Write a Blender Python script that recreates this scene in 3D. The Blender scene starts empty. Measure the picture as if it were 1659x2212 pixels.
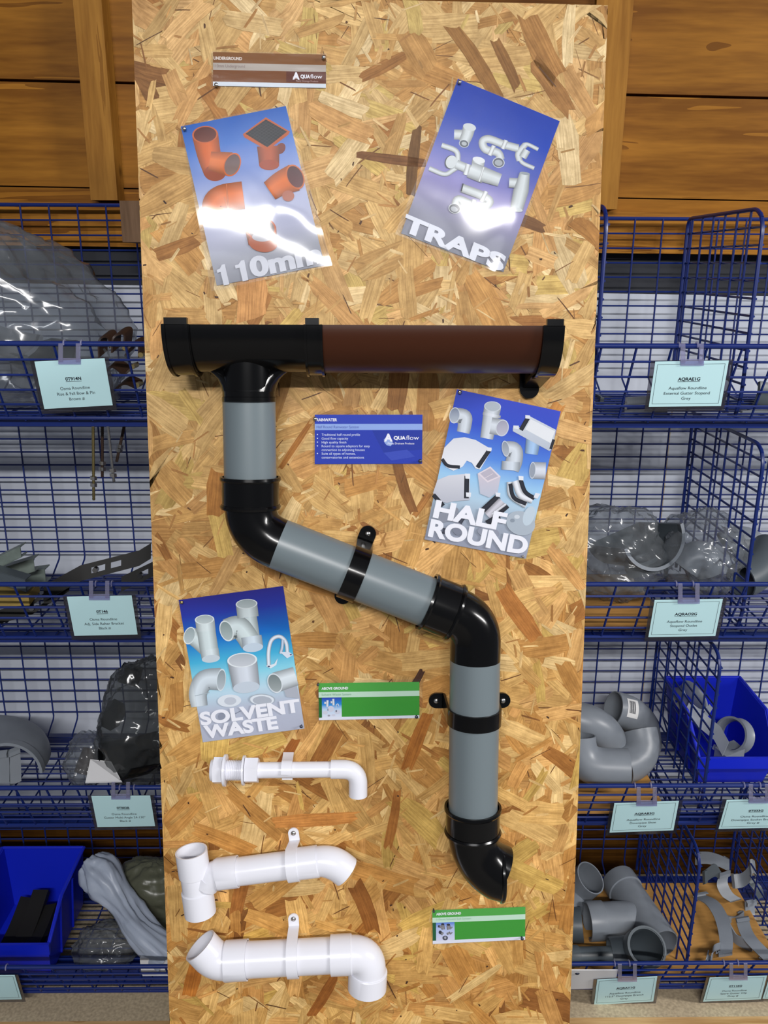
import bpy, math, random
from mathutils import Vector as V, noise
from math import sin, cos, tan, pi, radians as R

# ------------------------------------------------------------------ camera, light, exposure
CX, CY, FPX = 829.5, 1106.0, 1800.0          # principal point and focal length of the 1659 x 2212 frame
PITCH, YAW, ROLL = R(16.64), R(0.82), R(0.3)
EYE = V((0, 0, 1.5))
FWD = V((sin(YAW)*cos(PITCH), cos(YAW)*cos(PITCH), -sin(PITCH)))
_r0 = V((cos(YAW), -sin(YAW), 0)); _u0 = _r0.cross(FWD)
RGT = _r0*cos(ROLL) + _u0*sin(ROLL); UPV = _u0*cos(ROLL) - _r0*sin(ROLL)
S = bpy.context.scene
COL = S.collection
cam = bpy.data.objects.new('camera', bpy.data.cameras.new('camera')); COL.objects.link(cam)
cam.data.sensor_fit = 'VERTICAL'; cam.data.sensor_height = 24; cam.data.lens = 24*FPX/2212
cam.data.clip_start = 0.02
from mathutils import Matrix
cam.matrix_world = Matrix(((RGT.x, UPV.x, -FWD.x, EYE.x), (RGT.y, UPV.y, -FWD.y, EYE.y), (RGT.z, UPV.z, -FWD.z, EYE.z), (0, 0, 0, 1)))
S.camera = cam
S.view_settings.view_transform = 'Standard'; S.view_settings.look = 'None'
S.view_settings.gamma = 1; S.view_settings.exposure = 0.15; S.view_settings.use_curve_mapping = False
W = bpy.data.worlds.new('room_ambience'); S.world = W; W.use_nodes = True
W.node_tree.nodes['Background'].inputs[0].default_value = (0.80, 0.87, 1.0, 1)
W.node_tree.nodes['Background'].inputs[1].default_value = 0.145

def tube_lamp(name, loc, aim, length, width, power, col=(1, 0.98, 0.96)):
    l = bpy.data.lights.new(name, 'AREA'); l.shape = 'RECTANGLE'; l.size = length; l.size_y = width
    l.energy = power; l.color = col
    o = bpy.data.objects.new(name, l); COL.objects.link(o); o.location = loc
    d = (V(aim) - V(loc)).normalized(); x = V((1, 0, 0)); z = -d; y = z.cross(x).normalized(); x = y.cross(z)
    o.matrix_world = Matrix(((x.x, y.x, z.x, loc[0]), (x.y, y.y, z.y, loc[1]), (x.z, y.z, z.z, loc[2]), (0, 0, 0, 1)))
    return o
# a row of fluorescent battens under the ceiling, behind the photographer
tube_lamp('ceiling_tube', (-0.06, -1.75, 2.60), (0, 1.1, 0.25), 1.5, 0.07, 71)
tube_lamp('ceiling_tube', (3.1, -0.55, 2.60), (0.3, 1.3, 0.5), 1.5, 0.07, 88)

def ray(px, py):
    return (FWD*FPX + RGT*(px-CX) - UPV*(py-CY)).normalized()
def hit(px, py, p, n):
    d = ray(px, py); return EYE + d*((V(p)-EYE).dot(n)/d.dot(n))
def P(px, py, D):                                # the point at depth D from the photographer, square to the wall
    return hit(px, py, (0, D, 0), V((0, 1, 0)))

# the leaning board: origin, across, up, outwards
LEAN = R(8.6)
BO = V((0, 1.211, 1.5+0.322)); EX = V((1, 0, 0)); EU = V((0, sin(LEAN), cos(LEAN))); EN = V((0, -cos(LEAN), sin(LEAN)))
def B(px, py, n=0.0):                            # the point of the photo that lies n in front of the board
    return hit(px, py, BO+EN*n, EN)
def loc_b(p):
    q = p-BO; return V((q.dot(EX), q.dot(EU), q.dot(EN)))
def wb(x, u, n):
    return BO+EX*x+EU*u+EN*n

# ------------------------------------------------------------------ materials
def lin(c):
    return tuple(((v/255)/12.92 if v/255 <= 0.04045 else ((v/255+0.055)/1.055)**2.4) for v in c)
MATS = {}
def mat(name, col=(200, 200, 200), rough=0.5, spec=0.5, metal=0.0, coat=0.0):
    m = bpy.data.materials.new(name); m.use_nodes = True; b = m.node_tree.nodes['Principled BSDF']
    b.inputs['Base Color'].default_value = (*lin(col), 1); b.inputs['Roughness'].default_value = rough
    b.inputs['Specular IOR Level'].default_value = spec; b.inputs['Metallic'].default_value = metal
    b.inputs['Coat Weight'].default_value = coat; b.inputs['Coat Roughness'].default_value = 0.08
    MATS[name] = m; return m
def nodes(m):
    return m.node_tree.nodes, m.node_tree.links, m.node_tree.nodes['Principled BSDF']
def speckle(m, amount=0.12, scale=60, bump=0.0, stretch=(1, 1, 1)):
    """uneven tone from noise over the material's own colour"""
    n, l, b = nodes(m); c = b.inputs['Base Color'].default_value[:]
    tc = n.new('ShaderNodeTexCoord'); mp = n.new('ShaderNodeMapping'); mp.inputs['Scale'].default_value = stretch
    nz = n.new('ShaderNodeTexNoise'); nz.inputs['Scale'].default_value = scale; nz.inputs['Detail'].default_value = 5
    l.new(tc.outputs['Object'], mp.inputs[0]); l.new(mp.outputs[0], nz.inputs['Vector'])
    r = n.new('ShaderNodeValToRGB'); r.color_ramp.elements[0].position = 0.3; r.color_ramp.elements[1].position = 0.7
    r.color_ramp.elements[0].color = (*[v*(1-amount) for v in c[:3]], 1); r.color_ramp.elements[1].color = (*[min(1, v*(1+amount)) for v in c[:3]], 1)
    l.new(nz.outputs['Fac'], r.inputs[0]); l.new(r.outputs[0], b.inputs['Base Color'])
    if bump:
        bp = n.new('ShaderNodeBump'); bp.inputs['Strength'].default_value = bump; bp.inputs['Distance'].default_value = 0.001
        l.new(nz.outputs['Fac'], bp.inputs['Height']); l.new(bp.outputs[0], b.inputs['Normal'])
    return m
def wood(name, light, dark, sc=(2.2, 30, 30), rough=0.45, knots=True, spec=0.12):
    m = mat(name, light, rough, spec); n, l, b = nodes(m)
    tc = n.new('ShaderNodeTexCoord'); mp = n.new('ShaderNodeMapping'); mp.inputs['Scale'].default_value = sc
    l.new(tc.outputs['Object'], mp.inputs[0])
    a = n.new('ShaderNodeTexNoise'); a.inputs['Scale'].default_value = 1.1; a.inputs['Detail'].default_value = 3; a.inputs['Distortion'].default_value = 0.6
    l.new(mp.outputs[0], a.inputs['Vector'])
    mu = n.new('ShaderNodeMath'); mu.operation = 'MULTIPLY'; mu.inputs[1].default_value = 3.0; l.new(a.outputs['Fac'], mu.inputs[0])
    fr = n.new('ShaderNodeMath'); fr.operation = 'FRACT'; l.new(mu.outputs[0], fr.inputs[0])
    f = n.new('ShaderNodeTexNoise'); f.inputs['Scale'].default_value = 9; f.inputs['Detail'].default_value = 4; l.new(mp.outputs[0], f.inputs['Vector'])
    mx = n.new('ShaderNodeMath'); mx.operation = 'MULTIPLY_ADD'; mx.inputs[1].default_value = 0.45; l.new(fr.outputs[0], mx.inputs[0])
    hf = n.new('ShaderNodeMath'); hf.operation = 'MULTIPLY'; hf.inputs[1].default_value = 0.62; l.new(f.outputs['Fac'], hf.inputs[0]); l.new(hf.outputs[0], mx.inputs[2])
    r = n.new('ShaderNodeValToRGB'); r.color_ramp.elements[0].position = 0.2; r.color_ramp.elements[1].position = 0.75
    r.color_ramp.elements[0].color = (*lin(light), 1); r.color_ramp.elements[1].color = (*lin(dark), 1)
    l.new(mx.outputs[0], r.inputs[0]); out = r.outputs[0]
    if knots:
        vo = n.new('ShaderNodeTexVoronoi'); vo.inputs['Scale'].default_value = 1.0
        m2 = n.new('ShaderNodeMapping'); m2.inputs['Scale'].default_value = (2.6, 6, 6); l.new(tc.outputs['Object'], m2.inputs[0]); l.new(m2.outputs[0], vo.inputs['Vector'])
        kr = n.new('ShaderNodeValToRGB'); kr.color_ramp.elements[0].color = (0.8, 0.8, 0.8, 1); kr.color_ramp.elements[1].color = (0, 0, 0, 1)
        kr.color_ramp.elements[0].position = 0.02; kr.color_ramp.elements[1].position = 0.085
        l.new(vo.outputs['Distance'], kr.inputs[0])
        mk = n.new('ShaderNodeMix'); mk.data_type = 'RGBA'; l.new(kr.outputs[0], mk.inputs['Factor']); l.new(out, mk.inputs['A'])
        mk.inputs['B'].default_value = (*[v*0.35 for v in lin(dark)], 1); out = mk.outputs['Result']
    at = n.new('ShaderNodeAttribute'); at.attribute_name = 'Col'
    mm = n.new('ShaderNodeMix'); mm.data_type = 'RGBA'; mm.blend_type = 'MULTIPLY'; mm.inputs['Factor'].default_value = 1
    l.new(out, mm.inputs['A']); l.new(at.outputs['Color'], mm.inputs['B']); l.new(mm.outputs['Result'], b.inputs['Base Color'])
    return m
def film(name, tint=(235, 238, 245), body=0.10, gloss_rough=0.12, bodycol=(200, 205, 215), ior=1.5):
    """clear plastic sheet: mostly see-through, a fresnel shine, a little milky body"""
    m = bpy.data.materials.new(name); m.use_nodes = True; n, l = m.node_tree.nodes, m.node_tree.links
    n.remove(n['Principled BSDF']); o = n['Material Output']
    t = n.new('ShaderNodeBsdfTransparent'); t.inputs[0].default_value = (*lin(tint), 1)
    d = n.new('ShaderNodeBsdfDiffuse'); d.inputs[0].default_value = (*lin(bodycol), 1)
    g = n.new('ShaderNodeBsdfGlossy'); g.inputs['Roughness'].default_value = gloss_rough
    f = n.new('ShaderNodeFresnel'); ge = n.new('ShaderNodeNewGeometry'); k = n.new('ShaderNodeMath'); k.operation = 'MULTIPLY_ADD'
    k.inputs[1].default_value = 1/ior-ior; k.inputs[2].default_value = ior; l.new(ge.outputs['Backfacing'], k.inputs[0]); l.new(k.outputs[0], f.inputs['IOR'])   # same shine from both faces of the sheet
    m1 = n.new('ShaderNodeMixShader'); m1.inputs[0].default_value = body; l.new(t.outputs[0], m1.inputs[1]); l.new(d.outputs[0], m1.inputs[2])
    m2 = n.new('ShaderNodeMixShader'); l.new(f.outputs[0], m2.inputs[0]); l.new(m1.outputs[0], m2.inputs[1]); l.new(g.outputs[0], m2.inputs[2])
    l.new(m2.outputs[0], o.inputs[0]); MATS[name] = m; return m

mat('black_plastic', (8, 8, 9), 0.17, 0.32)
mat('brown_plastic', (60, 29, 14), 0.35, 0.25)
mat('grey_plastic', (106, 117, 122), 0.34, 0.45)
speckle(mat('grey_fitting', (122, 128, 136), 0.36, 0.45), 0.05, 30)
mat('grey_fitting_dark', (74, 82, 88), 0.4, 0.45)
mat('white_plastic', (224, 225, 234), 0.24, 0.5)
mat('zinc', (190, 190, 190), 0.25, 0.5, 1.0)
mat('zinc_yellow', (176, 160, 110), 0.35, 0.5, 1.0)
mat('dull_pin', (70, 74, 90), 0.4, 0.5, 0.6)
mat('blue_wire', (13, 35, 102), 0.33, 0.5)
mat('blue_bin', (16, 36, 190), 0.4, 0.45)
mat('rubber_black', (20, 19, 18), 0.7, 0.3)
mat('black_steel', (10, 10, 10), 0.5, 0.2)
mat('brown_steel', (52, 36, 28), 0.5, 0.4)
speckle(mat('galvanised', (124, 136, 130), 0.45, 0.5, 0.35), 0.2, 50)
speckle(mat('cardboard', (150, 128, 70), 0.8, 0.2), 0.1, 40)
speckle(mat('plywood', (178, 132, 72), 0.7, 0.2), 0.12, 25, 0, (1, 5, 1))
mat('card_blue', (206, 246, 252), 0.6, 0.3)
mat('white_paper', (220, 220, 222), 0.6, 0.3)
mat('ink', (34, 40, 52), 0.6, 0.2)
mat('sticker', (214, 214, 214), 0.5, 0.3)
speckle(mat('chipboard', (176, 160, 134), 0.75, 0.2), 0.22, 190, 0.2)
mat('dark_band', (48, 50, 56), 0.7, 0.2)
speckle(mat('white_panel', (188, 194, 206), 0.5, 0.35), 0.04, 6)
speckle(mat('concrete', (130, 128, 124), 0.8, 0.2), 0.1, 8)
wood('wall_plank', (154, 104, 34), (110, 68, 15), (1.5, 1, 16), 0.42)
wood('batten', (172, 122, 50), (136, 90, 30), (26, 26, 2.0), 0.5)
wood('ledger', (170, 116, 40), (110, 66, 16), (2.0, 1, 42), 0.6, False)
wood('pine', (206, 170, 122), (168, 128, 80), (2.0, 30, 30), 0.6, False)
wood('weathered', (126, 100, 78), (96, 74, 56), (26, 26, 2.0), 0.7, False)
film('laminate', (250, 251, 253), 0.008, 0.07)
film('clip_clear', (226, 226, 244), 0.22, 0.1, (205, 205, 232))
film('sleeve_clear', (190, 190, 198), 0.10, 0.1, (120, 118, 124))
film('bag_clear', (226, 229, 232), 0.13, 0.16, (180, 186, 192), 1.5)
film('bag_smoky', (192, 194, 194), 0.15, 0.16, (112, 116, 118), 1.5)
film('bag_milky', (170, 175, 185), 0.82, 0.35, (172, 182, 200), 1.4)
film('bag_olive', (150, 150, 130), 0.68, 0.3, (96, 98, 82), 1.45)

# printed sheets: the ink is the colour attribute
def attr_mat(name, rough, spec, coat=0.0):
    m = mat(name, (200, 200, 200), rough, spec, 0, coat); n, l, b = nodes(m)
    a = n.new('ShaderNodeAttribute'); a.attribute_name = 'Col'; l.new(a.outputs['Color'], b.inputs['Base Color']); return m
attr_mat('print', 0.6, 0.1)
# oriented strand board: flake tint from the attribute, grain along each flake from its own UVs
m = attr_mat('strand_board', 0.55, 0.28); n, l, b = nodes(m)
uv = n.new('ShaderNodeUVMap'); uv.uv_map = 'UVMap'
mp = n.new('ShaderNodeMapping'); mp.inputs['Scale'].default_value = (22, 460, 1); l.new(uv.outputs[0], mp.inputs[0])
nz = n.new('ShaderNodeTexNoise'); nz.inputs['Scale'].default_value = 1; nz.inputs['Detail'].default_value = 4; l.new(mp.outputs[0], nz.inputs['Vector'])
rp = n.new('ShaderNodeValToRGB'); rp.color_ramp.elements[0].position = 0.33; rp.color_ramp.elements[1].position = 0.66
rp.color_ramp.elements[0].color = (0.70, 0.66, 0.60, 1); rp.color_ramp.elements[1].color = (1.06, 1.06, 1.06, 1); l.new(nz.outputs['Fac'], rp.inputs[0])
mp2 = n.new('ShaderNodeMapping'); mp2.inputs['Scale'].default_value = (14, 70, 1); l.new(uv.outputs[0], mp2.inputs[0])
nz2 = n.new('ShaderNodeTexNoise'); nz2.inputs['Scale'].default_value = 1; nz2.inputs['Detail'].default_value = 2; l.new(mp2.outputs[0], nz2.inputs['Vector'])
rp2 = n.new('ShaderNodeValToRGB'); rp2.color_ramp.elements[0].position = 0.3; rp2.color_ramp.elements[1].position = 0.7
rp2.color_ramp.elements[0].color = (0.84, 0.81, 0.74, 1); rp2.color_ramp.elements[1].color = (1.06, 1.06, 1.06, 1); l.new(nz2.outputs['Fac'], rp2.inputs[0])
src = b.inputs['Base Color'].links[0].from_socket
tc3 = n.new('ShaderNodeTexCoord'); nz3 = n.new('ShaderNodeTexNoise'); nz3.inputs['Scale'].default_value = 55; nz3.inputs['Detail'].default_value = 6; nz3.inputs['Roughness'].default_value = 0.7; l.new(tc3.outputs['Object'], nz3.inputs['Vector'])
rp3 = n.new('ShaderNodeValToRGB'); rp3.color_ramp.elements[0].position = 0.34; rp3.color_ramp.elements[1].position = 0.66
rp3.color_ramp.elements[0].color = (0.80, 0.76, 0.70, 1); rp3.color_ramp.elements[1].color = (1.16, 1.17, 1.18, 1); l.new(nz3.outputs['Fac'], rp3.inputs[0])
for r_ in (rp, rp2, rp3):
    mm = n.new('ShaderNodeMix'); mm.data_type = 'RGBA'; mm.blend_type = 'MULTIPLY'; mm.inputs['Factor'].default_value = 1
    l.new(src, mm.inputs['A']); l.new(r_.outputs[0], mm.inputs['B']); src = mm.outputs['Result']
l.new(src, b.inputs['Base Color'])
bp_ = n.new('ShaderNodeBump'); bp_.inputs['Strength'].default_value = 0.25; bp_.inputs['Distance'].default_value = 0.0006
l.new(nz.outputs['Fac'], bp_.inputs['Height']); l.new(bp_.outputs[0], b.inputs['Normal'])

# ------------------------------------------------------------------ mesh helpers
def root_of(p):
    v = V((0, 0, 0))
    while p is not None: v += p.location; p = p.parent
    return v
def frame_of(t):
    t = t.normalized(); a = V((0, 0, 1)) if abs(t.z) < 0.9 else V((1, 0, 0))
    x = a.cross(t).normalized(); return x, t.cross(x)
class MB:
    def __init__(s): s.v = []; s.f = []; s.c = []; s.uv = []; s.sm = []; s.mi = []
    def add(s, vs, fs, smooth=False, col=None, cols=None, mi=0, uvs=None):
        o = len(s.v); s.v += [tuple(q) for q in vs]; s.c += cols if cols else [col or (1, 1, 1)]*len(vs)
        s.uv += uvs if uvs else [(0, 0)]*len(vs)
        for f in fs: s.f.append(tuple(o+i for i in f)); s.sm.append(smooth); s.mi.append(mi)
        return s
    def box(s, c, dx, dy, dz, col=None):              # centre and three half-extent vectors
        c = V(c); dx, dy, dz = V(dx), V(dy), V(dz)
        vs = [c+dx*i+dy*j+dz*k for i in (-1, 1) for j in (-1, 1) for k in (-1, 1)]
        fs = [(0, 1, 3, 2), (4, 6, 7, 5), (0, 4, 5, 1), (2, 3, 7, 6), (0, 2, 6, 4), (1, 5, 7, 3)]
        if dx.cross(dy).dot(dz) < 0: fs = [f[::-1] for f in fs]
        return s.add(vs, fs, col=col)
    def aabb(s, a, b, col=None):
        a, b = V(a), V(b); h = (b-a)/2
        return s.box((a+b)/2, (abs(h.x), 0, 0), (0, abs(h.y), 0), (0, 0, abs(h.z)), col)
    def sweep(s, path, rad, seg=24, wall=0.0, caps=True, t0=None, t1=None, a0=0, a1=2*pi, up=None):
        """round tube along a path; wall>0 leaves it open and hollow; a0..a1 sweeps only part of the circle"""
        path = [V(p) for p in path]; N = len(path)
        rad = [rad]*N if not hasattr(rad, '__len__') else list(rad)
        T = [(path[min(i+1, N-1)]-path[max(i-1, 0)]).normalized() for i in range(N)]
        for i in range(N):
            if T[i].length < 0.5: T[i] = T[i-1] if i else (path[-1]-path[0]).normalized()
        if t0: T[0] = V(t0).normalized()
        if t1: T[-1] = V(t1).normalized()
        x, y = frame_of(T[0])
        if up is not None:
            y = V(up); y = (y-T[0]*y.dot(T[0])).normalized(); x = y.cross(T[0])
        fr = []
        for i in range(N):
            x = (x-T[i]*x.dot(T[i])).normalized(); fr.append((x.copy(), T[i].cross(x)))
        full = abs(a1-a0-2*pi) < 1e-6; M = seg if full else seg+1
        def ring(i, r): return [path[i]+(fr[i][0]*cos(a0+(a1-a0)*k/seg)+fr[i][1]*sin(a0+(a1-a0)*k/seg))*r for k in range(M)]
        vs = []; fs = []
        for i in range(N): vs += ring(i, rad[i])
        K = M if full else M-1
        for i in range(N-1):
            for k in range(K): fs.append((i*M+k, i*M+(k+1) % M, (i+1)*M+(k+1) % M, (i+1)*M+k))
        s.add(vs, fs, True)
        if wall > 0:
            vi = []
            for i in range(N): vi += ring(i, max(rad[i]-wall, 0.0005))
            s.add(vi, [f[::-1] for f in fs], True)
            for i, fl in ((0, True), (N-1, False)):
                a = ring(i, rad[i]); c = ring(i, max(rad[i]-wall, 0.0005)); q = []
                for k in range(K): f = (k, (k+1) % M, M+(k+1) % M, M+k); q.append(f if not fl else f[::-1])
                s.add(a+c, q)
            if not full:
                for e in (0, M-1):
                    a = [path[i]+(fr[i][0]*cos(a0+(a1-a0)*e/seg)+fr[i][1]*sin(a0+(a1-a0)*e/seg))*rad[i] for i in range(N)]
                    c = [path[i]+(fr[i][0]*cos(a0+(a1-a0)*e/seg)+fr[i][1]*sin(a0+(a1-a0)*e/seg))*(rad[i]-wall) for i in range(N)]
                    s.add(a+c, [(i, i+1, N+i+1, N+i) for i in range(N-1)])
        elif caps and full:
            s.add(ring(0, rad[0]), [tuple(range(M))[::-1]]); s.add(ring(N-1, rad[-1]), [tuple(range(M))])
        return s
    def rod(s, a, b, r, seg=6): return s.sweep([a, b], r, seg)
    def ribbon(s, path, wd, th, nrm=None):
        """flat strip along path: wd = half-width vector (or list), th thickness, normal from path x width"""
        path = [V(p) for p in path]; N = len(path); wd = [V(w) for w in wd] if isinstance(wd, list) else [V(wd)]*N
        T = [(path[min(i+1, N-1)]-path[max(i-1, 0)]).normalized() for i in range(N)]
        vs = []
        for i in range(N):
            nn = T[i].cross(wd[i]).normalized()*(th/2)
            vs += [path[i]-wd[i]-nn, path[i]+wd[i]-nn, path[i]+wd[i]+nn, path[i]-wd[i]+nn]
        fs = [(0, 3, 2, 1), (4*N-4, 4*N-3, 4*N-2, 4*N-1)]
        for i in range(N-1):
            for k in range(4): fs.append((4*i+k, 4*i+(k+1) % 4, 4*i+4+(k+1) % 4, 4*i+4+k))
        return s.add(vs, fs)
    def prism(s, pts, off):
        pts = [V(p) for p in pts]; n = len(pts); off = V(off)
        return s.add(pts+[p+off for p in pts], [tuple(range(n))[::-1], tuple(range(n, 2*n))]+[(i, (i+1) % n, n+(i+1) % n, n+i) for i in range(n)])
    def dome(s, c, nrm, r, h, seg=12):
        c = V(c); nrm = V(nrm).normalized(); x, y = frame_of(nrm); vs = []; fs = []
        for j in range(4):
            a = j*pi/8
            vs += [c+(x*cos(2*pi*k/seg)+y*sin(2*pi*k/seg))*r*cos(a)+nrm*h*sin(a) for k in range(seg)]
        vs.append(c+nrm*h); t = len(vs)-1
        for j in range(3):
            for k in range(seg): fs.append((j*seg+k, j*seg+(k+1) % seg, (j+1)*seg+(k+1) % seg, (j+1)*seg+k))
        fs += [(3*seg+k, 3*seg+(k+1) % seg, t) for k in range(seg)]
        return s.add(vs, fs, True)
    def build(s, name, m, parent=None, uv=False, sharp=True):
        o0 = root_of(parent); me = bpy.data.meshes.new(name)
        me.from_pydata([(a-o0.x, b_-o0.y, c-o0.z) for a, b_, c in s.v], [], s.f)
        for mm in (m if isinstance(m, (list, tuple)) else [m]): me.materials.append(MATS[mm])
        me.polygons.foreach_set('use_smooth', s.sm); me.polygons.foreach_set('material_index', s.mi)
        at = me.color_attributes.new('Col', 'FLOAT_COLOR', 'POINT')
        at.data.foreach_set('color', [x for c in s.c for x in (c[0], c[1], c[2], 1.0)])
        if uv:
            ul = me.uv_layers.new(name='UVMap'); li = [0]*len(me.loops); me.loops.foreach_get('vertex_index', li)
            ul.data.foreach_set('uv', [x for i in li for x in s.uv[i]])
        me.update()
        if sharp: me.set_sharp_from_angle(angle=R(32))
        o = bpy.data.objects.new(name, me); COL.objects.link(o); o.parent = parent
        return o
def thing(name, label, cat, loc, group=None):
    o = bpy.data.objects.new(name, None); COL.objects.link(o); o.location = loc; o.empty_display_size = 0.02
    return tag(o, label, cat, group)
def tag(o, label, cat, group=None):
    o['label'] = label; o['category'] = cat
    if group: o['group'] = group
    return o
def struct(o): o['kind'] = 'structure'; return o
def fillet(pts, r, k=8):
    pts = [V(p) for p in pts]; out = [pts[0]]
    for i in range(1, len(pts)-1):
        a, c, b_ = pts[i-1], pts[i], pts[i+1]; d1 = (a-c); d2 = (b_-c)
        rr = min(r, d1.length*0.98, d2.length*0.98); p = c+d1.normalized()*rr; q = c+d2.normalized()*rr
        for j in range(k+1):
            t = j/k; out.append(p*(1-t)**2+c*2*t*(1-t)+q*t*t)
    return out+[pts[-1]]
def curve(pts, k=8):
    """smooth Catmull-Rom line through the points"""
    p = [V(q) for q in pts]; p = [p[0]*2-p[1]]+p+[p[-1]*2-p[-2]]; out = []
    for i in range(1, len(p)-2):
        for j in range(k):
            t = j/k; a, b_, c, d = p[i-1:i+3]
            out.append(0.5*((2*b_)+(c-a)*t+(2*a-5*b_+4*c-d)*t*t+(3*b_-a-3*c+d)*t**3))
    return out+[p[-2]]
# lettering
_tc = {}
def glyphs(txt, bold=0.0, shear=0.0):
    key = (txt, bold, shear)
    if key not in _tc:
        c = bpy.data.curves.new('lettering', 'FONT'); c.body = txt; c.offset = bold; c.shear = shear; c.resolution_u = 5
        o = bpy.data.objects.new('lettering', c); COL.objects.link(o)
        me = bpy.data.meshes.new_from_object(o.evaluated_get(bpy.context.evaluated_depsgraph_get()))
        _tc[key] = ([(v.co.x, v.co.y) for v in me.vertices], [tuple(p.vertices) for p in me.polygons])
        bpy.data.objects.remove(o); bpy.data.curves.remove(c); bpy.data.meshes.remove(me)
    return _tc[key]
def put_text(mb, txt, start, along, up, place, col, bold=0.0, shear=0.0, align='L', natural=None):
    """letters with their baseline from start, the full width being `along` (or natural width if natural = cap height), cap height `up`"""
    vs, fs = glyphs(txt, bold, shear); xs = [a for a, _ in vs]; x0, x1 = min(xs), max(xs)
    cap = 0.70+(0 if natural else 1.5*bold); sh = 0 if natural else 0.75*bold
    if natural:
        L = (x1-x0)/cap*natural; al = V((along[0], along[1], 0)).normalized()*L; along = (al.x, al.y)
    sx = start[0]; sy = start[1]
    if align == 'C': sx -= along[0]/2; sy -= along[1]/2
    if align == 'R': sx -= along[0]; sy -= along[1]
    pts = []
    for a, b_ in vs:
        t = (a-x0)/(x1-x0); h = (b_+sh)/cap
        pts.append(place(sx+along[0]*t+up[0]*h, sy+along[1]*t+up[1]*h))
    mb.add(pts, fs, col=col)
# ------------------------------------------------------------------ the setting
def z_line(l, r, D):                             # height of an edge seen at pixel l on the left and r on the right
    a, b_ = P(*l, D), P(*r, D); k = (b_.z-a.z)/(b_.x-a.x)
    return lambda x: a.z+k*(x-a.x)
XL, XR = -1.7, 1.7
def hboard(mb, lo, hi, D0, D1, x0=XL, x1=XR, col=None):
    mb.add([(x0, D0, lo(x0)), (x1, D0, lo(x1)), (x1, D0, hi(x1)), (x0, D0, hi(x0)), (x0, D1, lo(x0)), (x1, D1, lo(x1)), (x1, D1, hi(x1)), (x0, D1, hi(x0))],
           [(0, 1, 2, 3), (5, 4, 7, 6), (1, 5, 6, 2), (4, 0, 3, 7), (3, 2, 6, 7), (4, 5, 1, 0)], col=col)
j1 = z_line((100, 175), (1500, 208), 1.62); j2 = z_line((100, 404), (1500, 431), 1.62)
le_t = z_line((100, 436), (1500, 460), 1.60); le_b = z_line((100, 531), (1500, 549), 1.60); db = z_line((200, 614), (1500, 636), 1.625)
step = j1(0)-j2(0); g = 0.0022
mb = MB()
off = lambda f, d: (lambda x: f(x)+d)
hboard(mb, off(j1, step*2+g), off(j1, step*3), 1.62, 1.65, col=(0.85, 0.83, 0.8))
hboard(mb, off(j1, step+g), off(j1, step*2-g), 1.62, 1.65, col=(0.95, 0.92, 0.9))
hboard(mb, off(j1, g), off(j1, step-g), 1.62, 1.65, col=(0.92, 0.9, 0.88))
hboard(mb, off(j2, g*0.6), off(j1, -g), 1.621, 1.65, col=(1.0, 0.98, 0.95))
hboard(mb, off(le_t, 0.001), off(j2, -g*0.5), 1.62, 1.65, col=(1.03, 1.0, 0.95))
struct(mb.build('wall_back', 'wall_plank'))
mb = MB(); mb.aabb((XL, 1.652, 0), (XR, 1.70, 2.75)); struct(mb.build('wall_backing', 'dark_band'))
mb = MB(); hboard(mb, le_b, le_t, 1.60, 1.65); struct(mb.build('trim_1', 'ledger'))
mb = MB(); hboard(mb, db, off(le_b, -0.0005), 1.628, 1.65); struct(mb.build('trim_2', 'dark_band'))
zp = 1.5-1.205
mb = MB(); hboard(mb, lambda x: zp, off(db, -0.0005), 1.617, 1.65)
struct(mb.build('wall_panel', 'white_panel'))
mb = MB(); sx = P(1440, 1000, 1.617).x; mb.aabb((sx-0.0012, 1.6160, zp+0.001), (sx+0.0012, 1.6169, db(sx)-0.001)); struct(mb.build('trim_3', 'chipboard'))
mb = MB(); mb.aabb((XL, 1.617, 0.0), (XR, 1.65, zp-0.0005), (0.22, 0.21, 0.2)); struct(mb.build('wall_skirt', 'ledger'))  # dark timber, with the shade behind the lowest baskets worked into its tint
# upright battens on the planks, and the header rail over the board
def upright(name, x0, x1, D0, D1, z0, z1, tone):
    mb = MB(); mb.aabb((x0, D0, z0), (x1, D1, z1), tone); return struct(mb.build(name, 'batten'))
a, c = P(196, 432, 1.575), P(254, 432, 1.575); upright('trim_4', a.x, c.x, 1.575, 1.619, a.z, 2.74, (0.86, 0.86, 0.88))
a = P(1333, 452, 1.575); upright('trim_5', a.x-0.062, a.x, 1.575, 1.619, a.z, 2.74, (0.95, 0.95, 0.95))
hz = P(1100, 70, 1.585).z; mb = MB(); mb.aabb((P(850, 0, 1.585).x-0.35, 1.585, hz), (a.x-0.063, 1.619, hz+0.07), (0.5, 0.45, 0.4)); struct(mb.build('trim_6', 'ledger'))  # dark tint: the shadow lying on the header is painted in
a, c = P(269, 439, 1.50), P(274, 524, 1.50)
mb = MB(); mb.aabb((a.x, 1.47, c.z), (a.x+0.05, 1.56, a.z+0.002))
tag(mb.build('timber_offcut', 'weathered'), 'weathered brown timber offcut wedged beside the top left of the strand board', 'timber')
mb = MB(); mb.aabb((-2.4, -2.6, -0.05), (2.4, 1.70, 0)); struct(mb.build('floor', 'concrete'))
mb = MB(); mb.aabb((-2.4, -2.6, 2.76), (2.4, 1.70, 2.80)); struct(mb.build('ceiling', 'white_panel'))
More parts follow.
